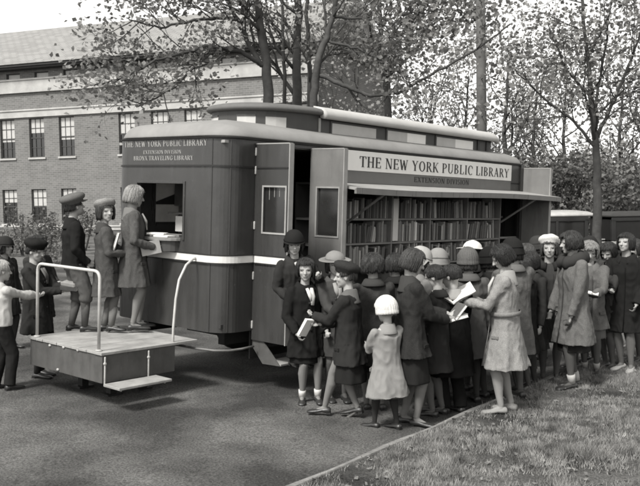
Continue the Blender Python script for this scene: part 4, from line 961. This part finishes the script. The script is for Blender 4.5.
        cap('hair', (-.05, 0, .10), (.465, .40, .445), lambda a: (.50 if math.cos(a) > .6 else (-.15 if math.cos(a) > -.2 else -.62))+wob(a), hair_m(hv), lambda a, t: wob(a)*.5)
    elif kind == 'bun':
        cap('hair', (-.05, 0, .10), (.48, .43, .46), lambda a: (.42 if math.cos(a) > .6 else -.55)+wob(a), hair_m(hv), lambda a, t: wob(a))
        MB().ell((-.5*hh, 0, -.12*hh), (.14*hh, .2*hh, .15*hh), HT).build('hair_knot', hair_m(hv), body, smooth=True)
    # ---- hat
    if hat:
        k, tv = hat[0], hat[1]; fm = fabric(tv, 'tweed' if k in ('flatcap', 'beret', 'knit') else 'wool')
        if k == 'cloche':
            o = cap('hat', (-.04, 0, .12), (.56, .50, .52), lambda a: (-.05 if math.cos(a) > .3 else -.55), fm, lambda a, t: .03*math.sin(3*t*PI)+.10*max(0, t-.85)/.15, top=1.05)
            cap('hat_band', (-.04, 0, .12), (.58, .52, .50), lambda a: .10, fabric(tv*.45, 'wool'), lambda a, t: 0, inner=.97, top=.45)
        elif k == 'knit':
            cap('hat', (-.05, 0, .12), (.55, .49, .53), lambda a: (.12 if math.cos(a) > .4 else -.50), fm, lambda a, t: .018*math.sin(26*a)+(.05 if t > .82 else 0), top=1.08, nu=104)
        elif k == 'beret':
            B = HT @ Matrix.Translation((-.07*hh, 0, .27*hh)) @ Matrix.Rotation(R(hat[2] if len(hat) > 2 else -12), 4, 'Y')
            q = MB(); rings = []
            for rr, z in ((.41, -.17), (.455, -.14), (.48, -.03), (.555, .03), (.60, .13), (.575, .24), (.46, .325), (.25, .37), (.05, .38)):
                rings.append([B @ Vector(((rr*(1+.03*math.sin(5*a+ph)))*hh*math.cos(a), rr*.92*(1+.03*math.sin(4*a))*hh*math.sin(a), z*hh+.012*hh*math.sin(6*a+ph))) for a in [2*PI*j/32 for j in range(32)]])
            q.loft(rings).build('hat', fm, body, smooth=True)
        elif k == 'flatcap':
            B = HT @ Matrix.Translation((-.02*hh, 0, .30*hh)) @ Matrix.Rotation(R(-6), 4, 'Y')
            q = MB(); rings = []
            for rr, z, dx in ((.43, -.16, 0), (.47, -.12, 0), (.50, -.04, -.02), (.62, .04, -.03), (.67, .15, -.04), (.61, .27, -.03), (.45, .34, -.01), (.22, .37, 0), (.04, .375, 0)):
                rings.append([B @ Vector(((dx+rr*1.04*(1+.02*math.sin(8*a)))*hh*math.cos(0)*math.cos(a)+dx*hh*0, rr*.95*hh*math.sin(a), z*hh)) for a in [2*PI*j/32 for j in range(32)]])
            o = q.loft(rings).build('hat', fm, body, smooth=True)
            v = MB(); rings = []
            for j in range(13):
                a = R(-62+124*j/12); c, s_ = math.cos(a), math.sin(a)
                rings.append([B @ Vector((.42*hh*c, .44*hh*s_, -.10*hh)), B @ Vector(((.42+.30*max(.1, c))*hh*c, (.44+.08)*hh*s_, -.17*hh)), B @ Vector(((.42+.30*max(.1, c))*hh*c, (.44+.08)*hh*s_, -.145*hh)), B @ Vector((.42*hh*c, .44*hh*s_, -.07*hh))])
            v.loft(rings).build('visor', fm, o, smooth=True)
        elif k == 'brim':
            o = cap('hat', (-.04, 0, .22), (.52, .47, .40), lambda a: -.02, fm, lambda a, t: .03*math.sin(2*a), top=1.0)
            q = MB(); rings = []
            for rr, z in ((.44, .0), (.72, -.06), (.80, -.03), (.805, -.005), (.72, -.02), (.44, .05)):
                rings.append([HT @ Vector((rr*1.05*hh*math.cos(a)-.04*hh, rr*.95*hh*math.sin(a), (.22+z+.05*math.cos(2*a)*(rr-.44))*hh)) for a in [2*PI*j/36 for j in range(36)]])
            rings.append(rings[0]); q.loft(rings, caps=False).build('brim', fm, o, smooth=True)
            cap('hat_band', (-.04, 0, .22), (.535, .485, .40), lambda a: .02, fabric(hat[2] if len(hat) > 2 else tv*.4, 'wool'), inner=.97, top=.34)
    # ---- clothes
    def ring(z, rx, ry, amp=0, nf=7, cx=0):
        P = []; ce = up_(cx, 0, z) if z > .5*h else Vector((cx, 0, z)); t = max(0, (z-.5*h)/(.35*h))
        for j in range(44):
            a = 2*PI*j/44; k = 1+amp*(math.sin(nf*a+ph)+.6*math.sin((nf+4)*a+ph*1.7)+.4*math.sin(3*a+ph))
            v = Vector((rx*k*math.cos(a), ry*k*math.sin(a), 0))
            if z > .5*h: v = Rl.to_3x3() @ v
            P.append(ce+v)
        return P
    def sleeves(g, ext, wid=1.0):
        for S_, el, wr in armsJ:
            d = (wr-el).normalized(); g.capsule(S_-Vector((0, 0, .004)), S_.lerp(el, .5), .043*h*wid, .040*h*wid, 12); g.tube([S_.lerp(el, .3), el+(el-S_).normalized()*.004, el.lerp(wr, .5), wr-d*ext*h], [.041*h*wid, .037*h*wid, .036*h*wid, .031*h*wid], 14)
            g.ell(el, (.037*h*wid,)*3)
    if skirt:
        v, hem = skirt[:2]; g = MB(); fl = skirt[2] if len(skirt) > 2 else .02
        g.loft([ring(.62*h, .066*h, .088*h), ring(.5*h, .082*h, .105*h*build), ring(.40*h, .088*h+fl*.3, .108*h+fl*.3, .012), ring(hem*h, .088*h+fl, .105*h+fl, .03)])
        me2 = vox(g, .011, 1, .006, 7, seed); link('skirt', me2, fabric(v, 'wool'), body, smooth=True)
    if trousers:
        v, kd = trousers; g = MB(); g.loft([ring(.62*h, .066*h, .088*h), ring(.5*h, .078*h, .10*h), ring(.455*h, .07*h, .095*h)])
        for H_, kn, an in legs:
            if kd == 'knickers': g.tube([H_, H_.lerp(kn, .6), kn, kn.lerp(an, .22), kn.lerp(an, .30)], [.062*h, .062*h, .058*h, .052*h, .036*h], 14)
            else: g.tube([H_, H_.lerp(kn, .5), kn, kn.lerp(an, .5), an+Vector((0, 0, -.012*h))], [.062*h, .056*h, .050*h, .047*h, .046*h], 14)
        me2 = vox(g, .010, 2, .008, 9, seed); link('trousers', me2, fabric(v, 'wool'), body, smooth=True)
    if coat:
        v = coat[0]; hem = coat[1]; fl = coat[2] if len(coat) > 2 else .03; kd = coat[3] if len(coat) > 3 else 'wool'; g = MB(); wd = build
        R_ = [ring(zs+.022*h, .040*h, .046*h), ring(zs+.005*h, .052*h, .078*h*wd), ring(zs-.02*h, .064*h, .112*h*wd), ring(zs-.06*h, .076*h, .118*h*wd), ring(.72*h, .084*h, .114*h*wd), ring(.63*h, .080*h, .104*h*wd, .006), ring(.55*h, .088*h, .108*h*wd, .012)]
        if hem < .5:
            zz = [.5-(.5-hem)*q for q in (.0, .35, .7, 1.0)]
            for q, z in zip((0, .35, .7, 1), zz): R_.append(ring(z*h, .090*h+.012*h*q+fl*q, .110*h*wd+.010*h*q+fl*q, .014+.034*q, 6+seed % 3))
        else: R_.append(ring(hem*h, .088*h, .110*h*wd, .012))
        g.loft(R_); sleeves(g, .0); me2 = vox(g, .0105, 2, .016, 8, seed); cobj = link('coat', me2, fabric(v, kd), body, smooth=True)
        cv = collar[0] if collar else v*1.15; fat = collar[1] if collar else .0
        q = MB(); rings = []
        for j in range(23):
            a = R(20+320*j/22); c_, s_ = math.cos(a), math.sin(a); dz = -.030*h*max(0, c_)
            if fat > .027:
                c0 = up_(.062*h*c_-.006, .068*h*s_, zs+.022*h+dz); rd = fat*h*(1+.12*math.sin(j*2.3))
                rings.append([c0+Vector((c_*rd*math.cos(b), s_*rd*math.cos(b), rd*1.1*math.sin(b))) for b in [2*PI*i/10 for i in range(10)]])
            else:
                w_ = fat*h*1.2
                rings.append([up_(x*h*c_-.008, x*h*1.05*s_, zs+z*h+dz) for x, z in ((.041, .040), (.045, .050), (.056, .042), (.068, .022-w_), (.078, .006-w_), (.074, -.002-w_), (.052, .02))])
        q.loft(rings).build('collar', fabric(cv, 'wool'), cobj, smooth=True)
        q = MB()   # front edge of the coat and lapels, laid a few millimetres proud
        for s_ in ((1,) if hem > .5 else (1,)):
            pts = []; k = 0
            for z, rx in ((zs-.05*h, .078*h), (.72*h, .087*h), (.63*h, .083*h), (.55*h, .092*h), (.46*h, .096*h+.2*fl), (hem*h+.01, .101*h+fl)):
                if z < hem*h: continue
                pts.append((up_(rx-.001, .022*h, z) if z > .5*h else Vector((rx-.001, .022*h, z))))
            q.tube(pts, .0055, 6)
        q.build('front_edge', fabric(v*.7, kd), cobj, smooth=True)
        if hem < .45:
            for s_ in (-1, 1):
                a = R(52)*s_; rx, ry = .096*h+fl*.2, .112*h*wd+fl*.2; c0 = Vector((rx*math.cos(a), ry*math.sin(a), .465*h)); n_ = Vector((math.cos(a)/rx, math.sin(a)/ry, 0)).normalized(); q = MB()
                q.box((-.045, -.006, -.016), (.045, .007, .016), frame(c0, UP.cross(n_).normalized(), n_, UP)); q.build('pocket_flap', fabric(v*.85, kd), cobj, bevel=.004)
        if buttons is None and hem < .45 and seed % 3: buttons = (.70, .61, .52)
        if buttons:
            for z in buttons:
                rx = .084*h if z > .6 else .094*h+(.5-min(.5, z))*fl*2
                b_ = MB(); c0 = up_(rx+.006, -.012*h, z*h) if z > .5 else Vector((rx+.006, -.012*h, z*h)); b_.ell(c0, (.005, .012, .012)); b_.build('button', M['ink'], cobj, smooth=True)
        if belt:
            q = MB(); q.loft([ring(z*h, rx*h, ry*h*wd) for z, rx, ry in ((belt-.013, .089, .113), (belt-.012, .093, .117), (belt+.012, .092, .116), (belt+.013, .088, .112))], caps=False); q.build('belt', fabric(v*.8, kd), cobj, smooth=True)
    if scarf:
        q = MB(); 
        q.tube([up_(.062*h, .018*h, zs+.005*h), up_(.088*h, .012*h, zs-.05*h), up_(.096*h, .006*h, zs-.11*h)], [.012*h, .02*h, .012*h], 8, flat=.45, ref=(0, 1, 0)); q.tube([up_(.062*h, -.018*h, zs+.005*h), up_(.09*h, -.006*h, zs-.045*h), up_(.094*h, 0, zs-.08*h)], [.012*h, .018*h, .01*h], 8, flat=.45, ref=(0, 1, 0))
        q.build('scarf', fabric(scarf, 'wool'), body, smooth=True)
    for k, (H_, kn, an) in enumerate(legs):
        a = toe[k]; hz = heels[k]; pitch = -.0 if hz == 0 else min(.9, hz*4.5)
        T = Matrix.Translation((an.x, an.y, an.z-.048*h)) @ Matrix.Rotation(a, 4, 'Z') @ Matrix.Translation((.10*h, 0, 0)) @ Matrix.Rotation(pitch, 4, 'Y') @ Matrix.Translation((-.10*h, 0, 0))
        if hz: T = Matrix.Translation((0, 0, -hz*.15)) @ T
        g = MB(); rings = []
        for x, w, t, b in ((-.036, .016, .034, .006), (-.030, .022, .040, .0), (-.01, .0235, .043, .0), (.02, .021, .036, .006), (.05, .0245, .029, .002), (.08, .028, .026, .0), (.104, .026, .023, .0), (.116, .020, .018, .001), (.122, .010, .011, .003)):
            rings.append([T @ Vector((x*h, w*h*math.cos(q_)*(1 if math.sin(q_) > 0 else 1.05), b*h+(t-b)*h*(.5+.5*math.sin(q_))*1.0)) for q_ in [2*PI*i/14 for i in range(14)]])
        g.loft(rings); so_ = g.build('shoe', M['leather'] if shoe == 'leather' else fabric(shoe, 'wool'), body, smooth=True)
        g = MB(); g.prism([(-.036*h, -.018*h), (-.036*h, .018*h), (-.008*h, .02*h), (-.008*h, -.02*h)], T, -.004*h+.001, .010*h); g.build('heel', M['ink'], so_)
        if socks:
            g = MB(); sv, top = socks; p1 = an.lerp(kn, top); g.tube([an-Vector((0, 0, .012*h)), an.lerp(kn, top*.5), p1], [.023*h, .0235*h+.01*h*top, .0245*h+.012*h*top], 12); g.build('sock', fabric(sv, 'wool'), body, smooth=True)
    bpy.context.view_layer.update(); mw = Matrix.Translation(loc) @ Matrix.Rotation(yaw, 4, 'Z')
    return body, [mw @ p[0] for p in hands], mw
def at(x, y, z=None): return (x, y, gz(x, y)+.0 if z is None else z)
def heldbook(label, p, yaw, tilt=0, rollb=0, w=.14, h=.2, t=.025, cover=None, off=(0, 0, 0)):
    T = Matrix.Translation(Vector(p)) @ Matrix.Rotation(yaw, 4, 'Z') @ Matrix.Rotation(tilt, 4, 'Y') @ Matrix.Rotation(rollb, 4, 'X') @ Matrix.Translation((-w/2+off[0], off[1], -t/2+off[2]))
    return bookobj(label, T, w, h, t, cover, group='books in the hands of the crowd')
def openbook(label, p, yaw, tilt, w=.16, h=.23, ang=.5, cover=None):
    r = empty('open_book'); r.matrix_world = Matrix.Translation(Vector(p)) @ Matrix.Rotation(yaw, 4, 'Z') @ Matrix.Rotation(tilt, 4, 'Y')
    # spine along local x, pages spread to +-y
    for s in (-1, 1):
        q = MB(); rings = []
        for j in range(9):
            t = j/8; y = s*w*t; z = w*t*math.tan(ang)*.6+.018*math.sin(PI*min(1, t*1.3))*(1-t); rings.append([(-h/2, y, z), (h/2, y, z), (h/2, y, z+.010*(1-t*.5)+.002), (-h/2, y, z+.010*(1-t*.5)+.002)])
        q.loft(rings).build('page_block', M['wpaper'], r, smooth=False)
        q = MB(); q.loft([[(-h/2-.004, s*w*t*1.03, w*t*math.tan(ang)*.6-.004), (h/2+.004, s*w*t*1.03, w*t*math.tan(ang)*.6-.004), (h/2+.004, s*w*t*1.03, w*t*math.tan(ang)*.6-.0012), (-h/2-.004, s*w*t*1.03, w*t*math.tan(ang)*.6-.0012)] for t in (0, .5, 1)]).build('cover', cover or BK[1], r)
    return tag(r, label, 'book', 'books in the hands of the crowd')

PP = bpy.context
ZP = .695
gp = 'children on the loading platform'
b, H, w = person('boy in a flat cap, dark jacket and knickers on the platform', (-2.73, 9.50, ZP+.005), R(28), 1.49, head=(R(8), R(-10)), lean=.02, L=(.07, .12, .50), Rr=(.08, .125, .51), curl=1.4,
   feet=((-.03, .09), (.08, -.08)), hair=('short', .03), hat=('flatcap', .10), coat=(.017, .485, 0), trousers=(.085, 'knickers'), stock=.07, socks=(.075, .72), group=gp, collar=(.02, .02), build=1.05, toe=(.2, -.2))
b, H, w = person('girl in a tweed beret looking at the camera, white book under her arm', (-2.38, 9.52, ZP), R(20), 1.43, head=(R(-68), R(0)), L=(.22, .02, .58), Rr=(.15, .09, .60), curl=1.2,
   feet=((-.03, .07), (.03, -.06)), hair=('bob', .035), hat=('beret', .19, -14), coat=(.062, .27, .02, 'tweed'), stock=.10, socks=(.15, .62), group=gp, toe=(-.1, -.5), collar=(.06, .018), buttons=(.66, .56, .45))
heldbook('thin white book held upright by the girl in the tweed beret', (-2.235, 9.42, ZP+.985), R(8), R(-72), 0, w=.22, h=.15, t=.022, cover=M['wpaper'])
b, H, w = person('fair haired bareheaded girl in a long coat facing the bus end window', (-2.09, 9.58, ZP), R(18), 1.60, head=(R(8), R(14)), lean=.03, L=(.21, .06, .60), Rr=(.13, .125, .575), curl=1.1,
   feet=((.05, .07), (-.03, -.07)), hair=('bob', .22), coat=(.072, .30, .03, 'tweed'), stock=.17, group=gp, toe=(.1, -.1), collar=(.13, .022), scarf=.35, buttons=(.62, .5, .4))
heldbook('grey book pressed to her side by the fair haired girl on the platform', H[1]+Vector((-.10, -.075, .03)), R(14), R(-10), R(84), w=.21, h=.15, t=.03, cover=M['greycover'])
gl = 'children on the ground beside the platform'
b, H, w = person('boy in a dark cap at the platform corner clutching books by the pipe rail', at(-3.20, 9.62), R(-14), 1.53, head=(R(-6), R(14)), L=(.25, .00, .66), Rr=(.23, .02, .64), curl=1.0,
   feet=((-.02, .08), (.03, -.08)), hair=('short', .025), hat=('beret', .02, -4), coat=(.030, .33, .02), trousers=(.03, 'knickers'), stock=.05, socks=(.05, .7), group=gl, scarf=.12)
heldbook('pale edged book on top in the arms of the boy at the rail', (H[0]+H[1])/2+Vector((.02, 0, .075)), R(60), R(-10), R(6), w=.15, h=.2, t=.035, cover=BK[3])
heldbook('dark thick book under the pale one held by the boy at the rail', (H[0]+H[1])/2+Vector((.02, 0, .03)), R(72), R(-8), R(4), w=.16, h=.21, t=.045, cover=BK[0])
person('fair haired child in a white shirt reaching out to the pipe rail', at(-3.37, 8.95), R(46), 1.36, head=(R(-10), R(5)), lean=.05, L=(.09, .13, .46), Rr=(.34, .02, .70), curl=1.6,
   feet=((-.04, .08), (.05, -.08)), hair=('short', .30), coat=(.36, .50, 0), trousers=(.022, 'long'), stock=.05, group=gl, collar=(.4, .012))
person('dark haired child half hidden behind the boy with the books at the left', at(-3.62, 11.0), R(-30), 1.52, head=(R(20), 0), hair=('short', .02), coat=(.04, .30, .02), stock=.06, group=gl, L=(.18, .05, .6), Rr=(.18, .05, .6))
person('small child with a dark cap standing behind at the far left', at(-4.15, 11.3), R(-20), 1.45, head=(R(0), 0), hair=('bob', .03), hat=('cloche', .03), coat=(.05, .30, .02), stock=.06, group=gl)

gb = 'crowd at the doorway of the bus'
b, H, w = person('child in a dark cap leaning out of the bus doorway above the others', (-.24, 9.05, .36), R(-68), 1.42, head=(R(-14), R(12)), lean=.14, roll=.12, L=(.27, .06, .68), Rr=(.10, .10, .50), hair=('bob', .025), hat=('cloche', .02), coat=(.035, .36, .02), stock=.06, group=gb, scarf=.45)
person('dark haired girl with a white scarf standing against the open front door leaf', at(-.16, 8.80), R(-62), 1.48, head=(R(-30), R(6)), L=(.10, .11, .50), Rr=(.10, .12, .50), hair=('bob', .02), coat=(.016, .32, .02), skirt=(.016, .28), stock=.17, socks=(.5, .18),
   feet=((.06, .09), (.0, -.06)), group=gb, scarf=.5, toe=(-.3, -.5))
b, H, w = person('girl in a pale brimmed hat facing the camera by the second door leaf', at(.15, 8.90), R(-80), 1.54, head=(R(-4), R(6)), L=(.18, .04, .63), Rr=(.22, .00, .60), hair=('bob', .03), hat=('brim', .18, .04), coat=(.06, .31, .02), stock=.08, group=gb, scarf=.25)
heldbook('white book held to her chest by the girl in the pale brimmed hat', H[0]+Vector((0, -.05, .02)), R(-80), R(80), 0, w=.15, h=.11, t=.02, cover=M['wpaper'])
b, H, w = person('woman in a dark cap stepping toward the bus door with one foot forward', at(.27, 8.18), R(160), 1.48, head=(R(22), R(4)), lean=.03, L=(.24, .00, .66), Rr=(.20, .0, .61), curl=.9, feet=((.27, .02), (-.06, -.03)), heels=(0, .03), hair=('short', .04), hat=('beret', .035, -20),
   coat=(.030, .36, .02), skirt=(.022, .24, .03), stock=.16, group=gb, toe=(.2, 0), collar=(.10, .025))
heldbook('pale covered book in the arms of the woman in the dark cap', H[1]+Vector((-.06, -.02, -.02)), R(160), R(60), R(20), w=.18, h=.12, t=.03, cover=M['wpaper'])
person('woman with thick wavy dark hair in a tweed coat, back to the camera', at(.52, 8.55), R(100), 1.56, head=(R(10), R(4)), hair=('curly', .025), coat=(.05, .30, .03, 'tweed'), skirt=(.03, .26), stock=.10, group=gb, L=(.2, .06, .6), Rr=(.2, .06, .6))
person('little girl in a white knitted hat and pale coat, her back to the camera', at(.60, 7.83), R(118), 1.20, head=(R(8), R(6)), L=(.22, .04, .62), Rr=(.20, .06, .60), feet=((.10, .085), (-.04, -.07)), hair=('short', .20), hat=('knit', .5), coat=(.195, .26, .055), skirt=(.1, .25), stock=.035,
   group=gb, collar=(.2, .020), toe=(.5, .3), build=1.12)
gc = 'crowd along the book shelves'
b, H, w = person('woman with a dark bob and tweed coat looking down at books', at(.83, 8.00), R(12), 1.65, head=(R(-6), R(22)), lean=.03, L=(.23, .02, .625), Rr=(.21, .02, .595), hair=('bob', .04), coat=(.032, .40, .03, 'tweed'), skirt=(.022, .25, .03), stock=.14, group=gc, collar=(.05, .022), feet=((-.05, .08), (.03, -.06)), toe=(-.5, -.7))
heldbook('dark upright book in the hands of the woman with the dark bob', (H[0]+H[1])/2+Vector((.02, 0, .07)), R(12), R(-50), 0, w=.17, h=.20, t=.03, cover=BK[1])
heldbook('grey book held under the dark one by the woman with the dark bob', (H[0]+H[1])/2+Vector((.01, 0, .02)), R(12), R(-12), 0, w=.17, h=.2, t=.035, cover=BK[3])
person('woman in a pale cloche half hidden behind the woman with the dark bob', at(.98, 8.55), R(20), 1.62, head=(R(-10), R(20)), hair=('bob', .05), hat=('cloche', .30), coat=(.14, .3, .02), stock=.1, group=gc, L=(.2, .05, .6), Rr=(.2, .05, .6))
person('girl in a smooth light felt cloche looking at the shelves', at(1.24, 9.05), R(70), 1.58, head=(R(0), R(4)), hair=('bob', .08), hat=('cloche', .20), coat=(.10, .3, .02), stock=.1, group=gc)
b, H, w = person('short haired child between the bob haired woman and the boy in black', at(1.13, 8.38), R(150), 1.48, head=(R(10), R(20)), hair=('short', .02), coat=(.03, .3, .02), stock=.08, group=gc, L=(.2, .03, .62), Rr=(.2, .03, .62))
person('boy in a black coat and long trousers, back to the camera', at(1.30, 8.50), R(110), 1.48, head=(R(40), R(12)), hair=('short', .02), coat=(.009, .26, .04), trousers=(.01, 'long'), stock=.03, group=gc, collar=(.25, .010), build=1.18, L=(.18, .06, .58), Rr=(.18, .06, .58))
person('girl in a grey knitted hat standing behind the boy in the black coat', at(1.55, 9.0), R(95), 1.60, head=(R(0), 0), hair=('bob', .05), hat=('knit', .09), coat=(.07, .3, .03), stock=.05, group=gc)
person('woman in a white brimmed hat nearest the shelves', at(1.68, 9.50), R(60), 1.66, head=(R(-5), R(5)), hair=('bob', .04), hat=('brim', .55, .12), coat=(.03, .28, .03), stock=.06, group=gc)
b, H, w = person('young woman in a light belted coat reading a large open book', at(1.80, 8.35), R(168), 1.64, head=(R(8), R(30)), lean=.02, L=(.235, .02, .665), Rr=(.23, .05, .650), curl=.6, palm=(.0, -.3, .9), feet=((.05, .08), (-.05, -.07)), hair=('bob', .015),
   coat=(.21, .275, .065, 'tweed'), stock=.24, shoe=.22, group=gc, collar=(.24, .022), toe=(.2, -.3), belt=.60, scarf=.4)
openbook('large open book with white pages read by the woman in the light coat', (H[0]+H[1])/2+Vector((-.06, -.0, .02)), R(92), R(-14), w=.21, h=.27, ang=.8)
person('dark cloche wearer in a long grey coat behind the light belted coat', at(2.02, 9.0), R(110), 1.66, head=(R(10), R(4)), hair=('bob', .03), hat=('cloche', .02), coat=(.09, .28, .04, 'tweed'), skirt=(.04, .25), stock=.07, group=gc, L=(.2, .05, .6), Rr=(.2, .05, .6), build=1.1)
person('dark hatted figure between the white brimmed hat and the woman in the light coat', at(1.83, 9.25), R(120), 1.60, head=(R(0), R(4)), hair=('bob', .02), hat=('cloche', .015), coat=(.02, .28, .03), stock=.05, group=gc)
person('dark haired child glimpsed between the grey coat and the smiling woman', at(2.43, 9.9), R(-150), 1.55, head=(R(0), R(8)), hair=('bob', .02), coat=(.035, .28, .03), stock=.06, group=gc)
person('smiling woman in a white cap facing the camera beyond the dark cloche', at(2.72, 10.2), R(-100), 1.70, head=(R(-4), R(0)), hair=('bob', .05), hat=('beret', .55, -25), coat=(.05, .28, .03), stock=.08, group=gc, collar=(.03, .03))
person('tall woman with wind blown dark hair and a heavy grey coat', at(2.82, 9.55), R(190), 1.74, head=(R(-8), R(6)), hair=('curly', .025), coat=(.11, .29, .05, 'tweed'), skirt=(.03, .24), stock=.08, socks=(.35, .2), group=gc, collar=(.045, .040), L=(.085, .125, .47), Rr=(.10, .12, .48), build=1.18, feet=((.06, .07), (-.06, -.06)), toe=(.2, -.1), lean=.03)
b, H, w = person('fair haired girl reading an open book beside the heavy grey coat', at(3.28, 10.45), R(-110), 1.60, head=(R(10), R(22)), hair=('curly', .16), coat=(.10, .34, .02, 'tweed'), skirt=(.10, .27, .02), stock=.08, socks=(.3, .15), group=gc, L=(.22, .03, .62), Rr=(.20, .03, .60), curl=.6, feet=((.04, .08), (-.03, -.06)))
openbook('open book held by the fair haired girl beside the heavy grey coat', (H[0]+H[1])/2+Vector((0, -.03, .03)), R(-20), R(10), w=.13, h=.2, ang=.5)
b, H, w = person('dark haired girl with an open white book near the right edge', at(3.62, 10.75), R(-150), 1.58, head=(R(14), R(26)), hair=('bob', .02), coat=(.05, .30, .02), stock=.07, group=gc, L=(.22, .02, .64), Rr=(.21, .02, .63), curl=.6)
openbook('open white book held by the dark haired girl near the right edge', (H[0]+H[1])/2+Vector((-.03, -.03, .03)), R(-60), R(20), w=.13, h=.19, ang=.55)
person('dark haired woman in a black coat and pale shoes at the right edge', at(3.78, 10.6), R(-130), 1.70, head=(R(-10), R(-4)), hair=('bob', .02), coat=(.018, .29, .04), stock=.13, shoe=.3, group=gc, L=(.10, .11, .50), Rr=(.18, .05, .60), feet=((.05, .08), (-.03, -.07)), toe=(.2, -.2))

gx = 'people packed behind the readers on the right'
for lab, x, y, yw, hh_, hr, ht, ct in (
  ('bareheaded dark haired girl squeezed in behind the heavy grey coat', 3.02, 10.3, 200, 1.56, ('bob', .02), None, .03),
  ('woman in a small dark hat behind the fair haired reading girl', 3.62, 11.5, 215, 1.66, ('bob', .03), ('cloche', .03), .05),
  ('child in a pale knitted hat low between the coats at the right', 3.25, 11.1, 230, 1.42, ('short', .05), ('knit', .25), .06),
  ('girl with fluffy brown hair facing the shelves behind the smiling woman', 2.62, 10.9, 120, 1.58, ('curly', .05), None, .04),
  ('woman in a dark felt hat close to the shelf end of the bus', 2.95, 11.6, 140, 1.64, ('bob', .03), ('cloche', .05), .03),
  ('bareheaded girl in a mid grey coat beside the black coated woman at the right', 4.15, 11.3, 215, 1.60, ('bob', .03), None, .06),
  ('tall girl with short dark hair standing farthest right beyond the crowd', 4.75, 12.3, 220, 1.64, ('short', .03), None, .04),
  ('girl in a dark coat wedged behind the grey coated cloche wearer', 2.25, 9.55, 130, 1.52, ('bob', .02), None, .02),
  ('child in a tweed beret facing the shelves beyond the felt cloche girl', 1.35, 9.75, 80, 1.5, ('bob', .04), ('beret', .12, -10), .04),
  ('dark haired girl in a black coat behind the wavy haired woman', .80, 9.15, 95, 1.53, ('bob', .02), None, .02)):
    person(lab, at(x, y), R(yw), hh_, head=(R(random.uniform(-25, 25)), R(random.uniform(0, 18))), hair=hr, hat=ht, coat=(ct, .29, .03), stock=.07, group=gx, L=(.2, .04, .6), Rr=(.2, .05, .6), detail=.009)
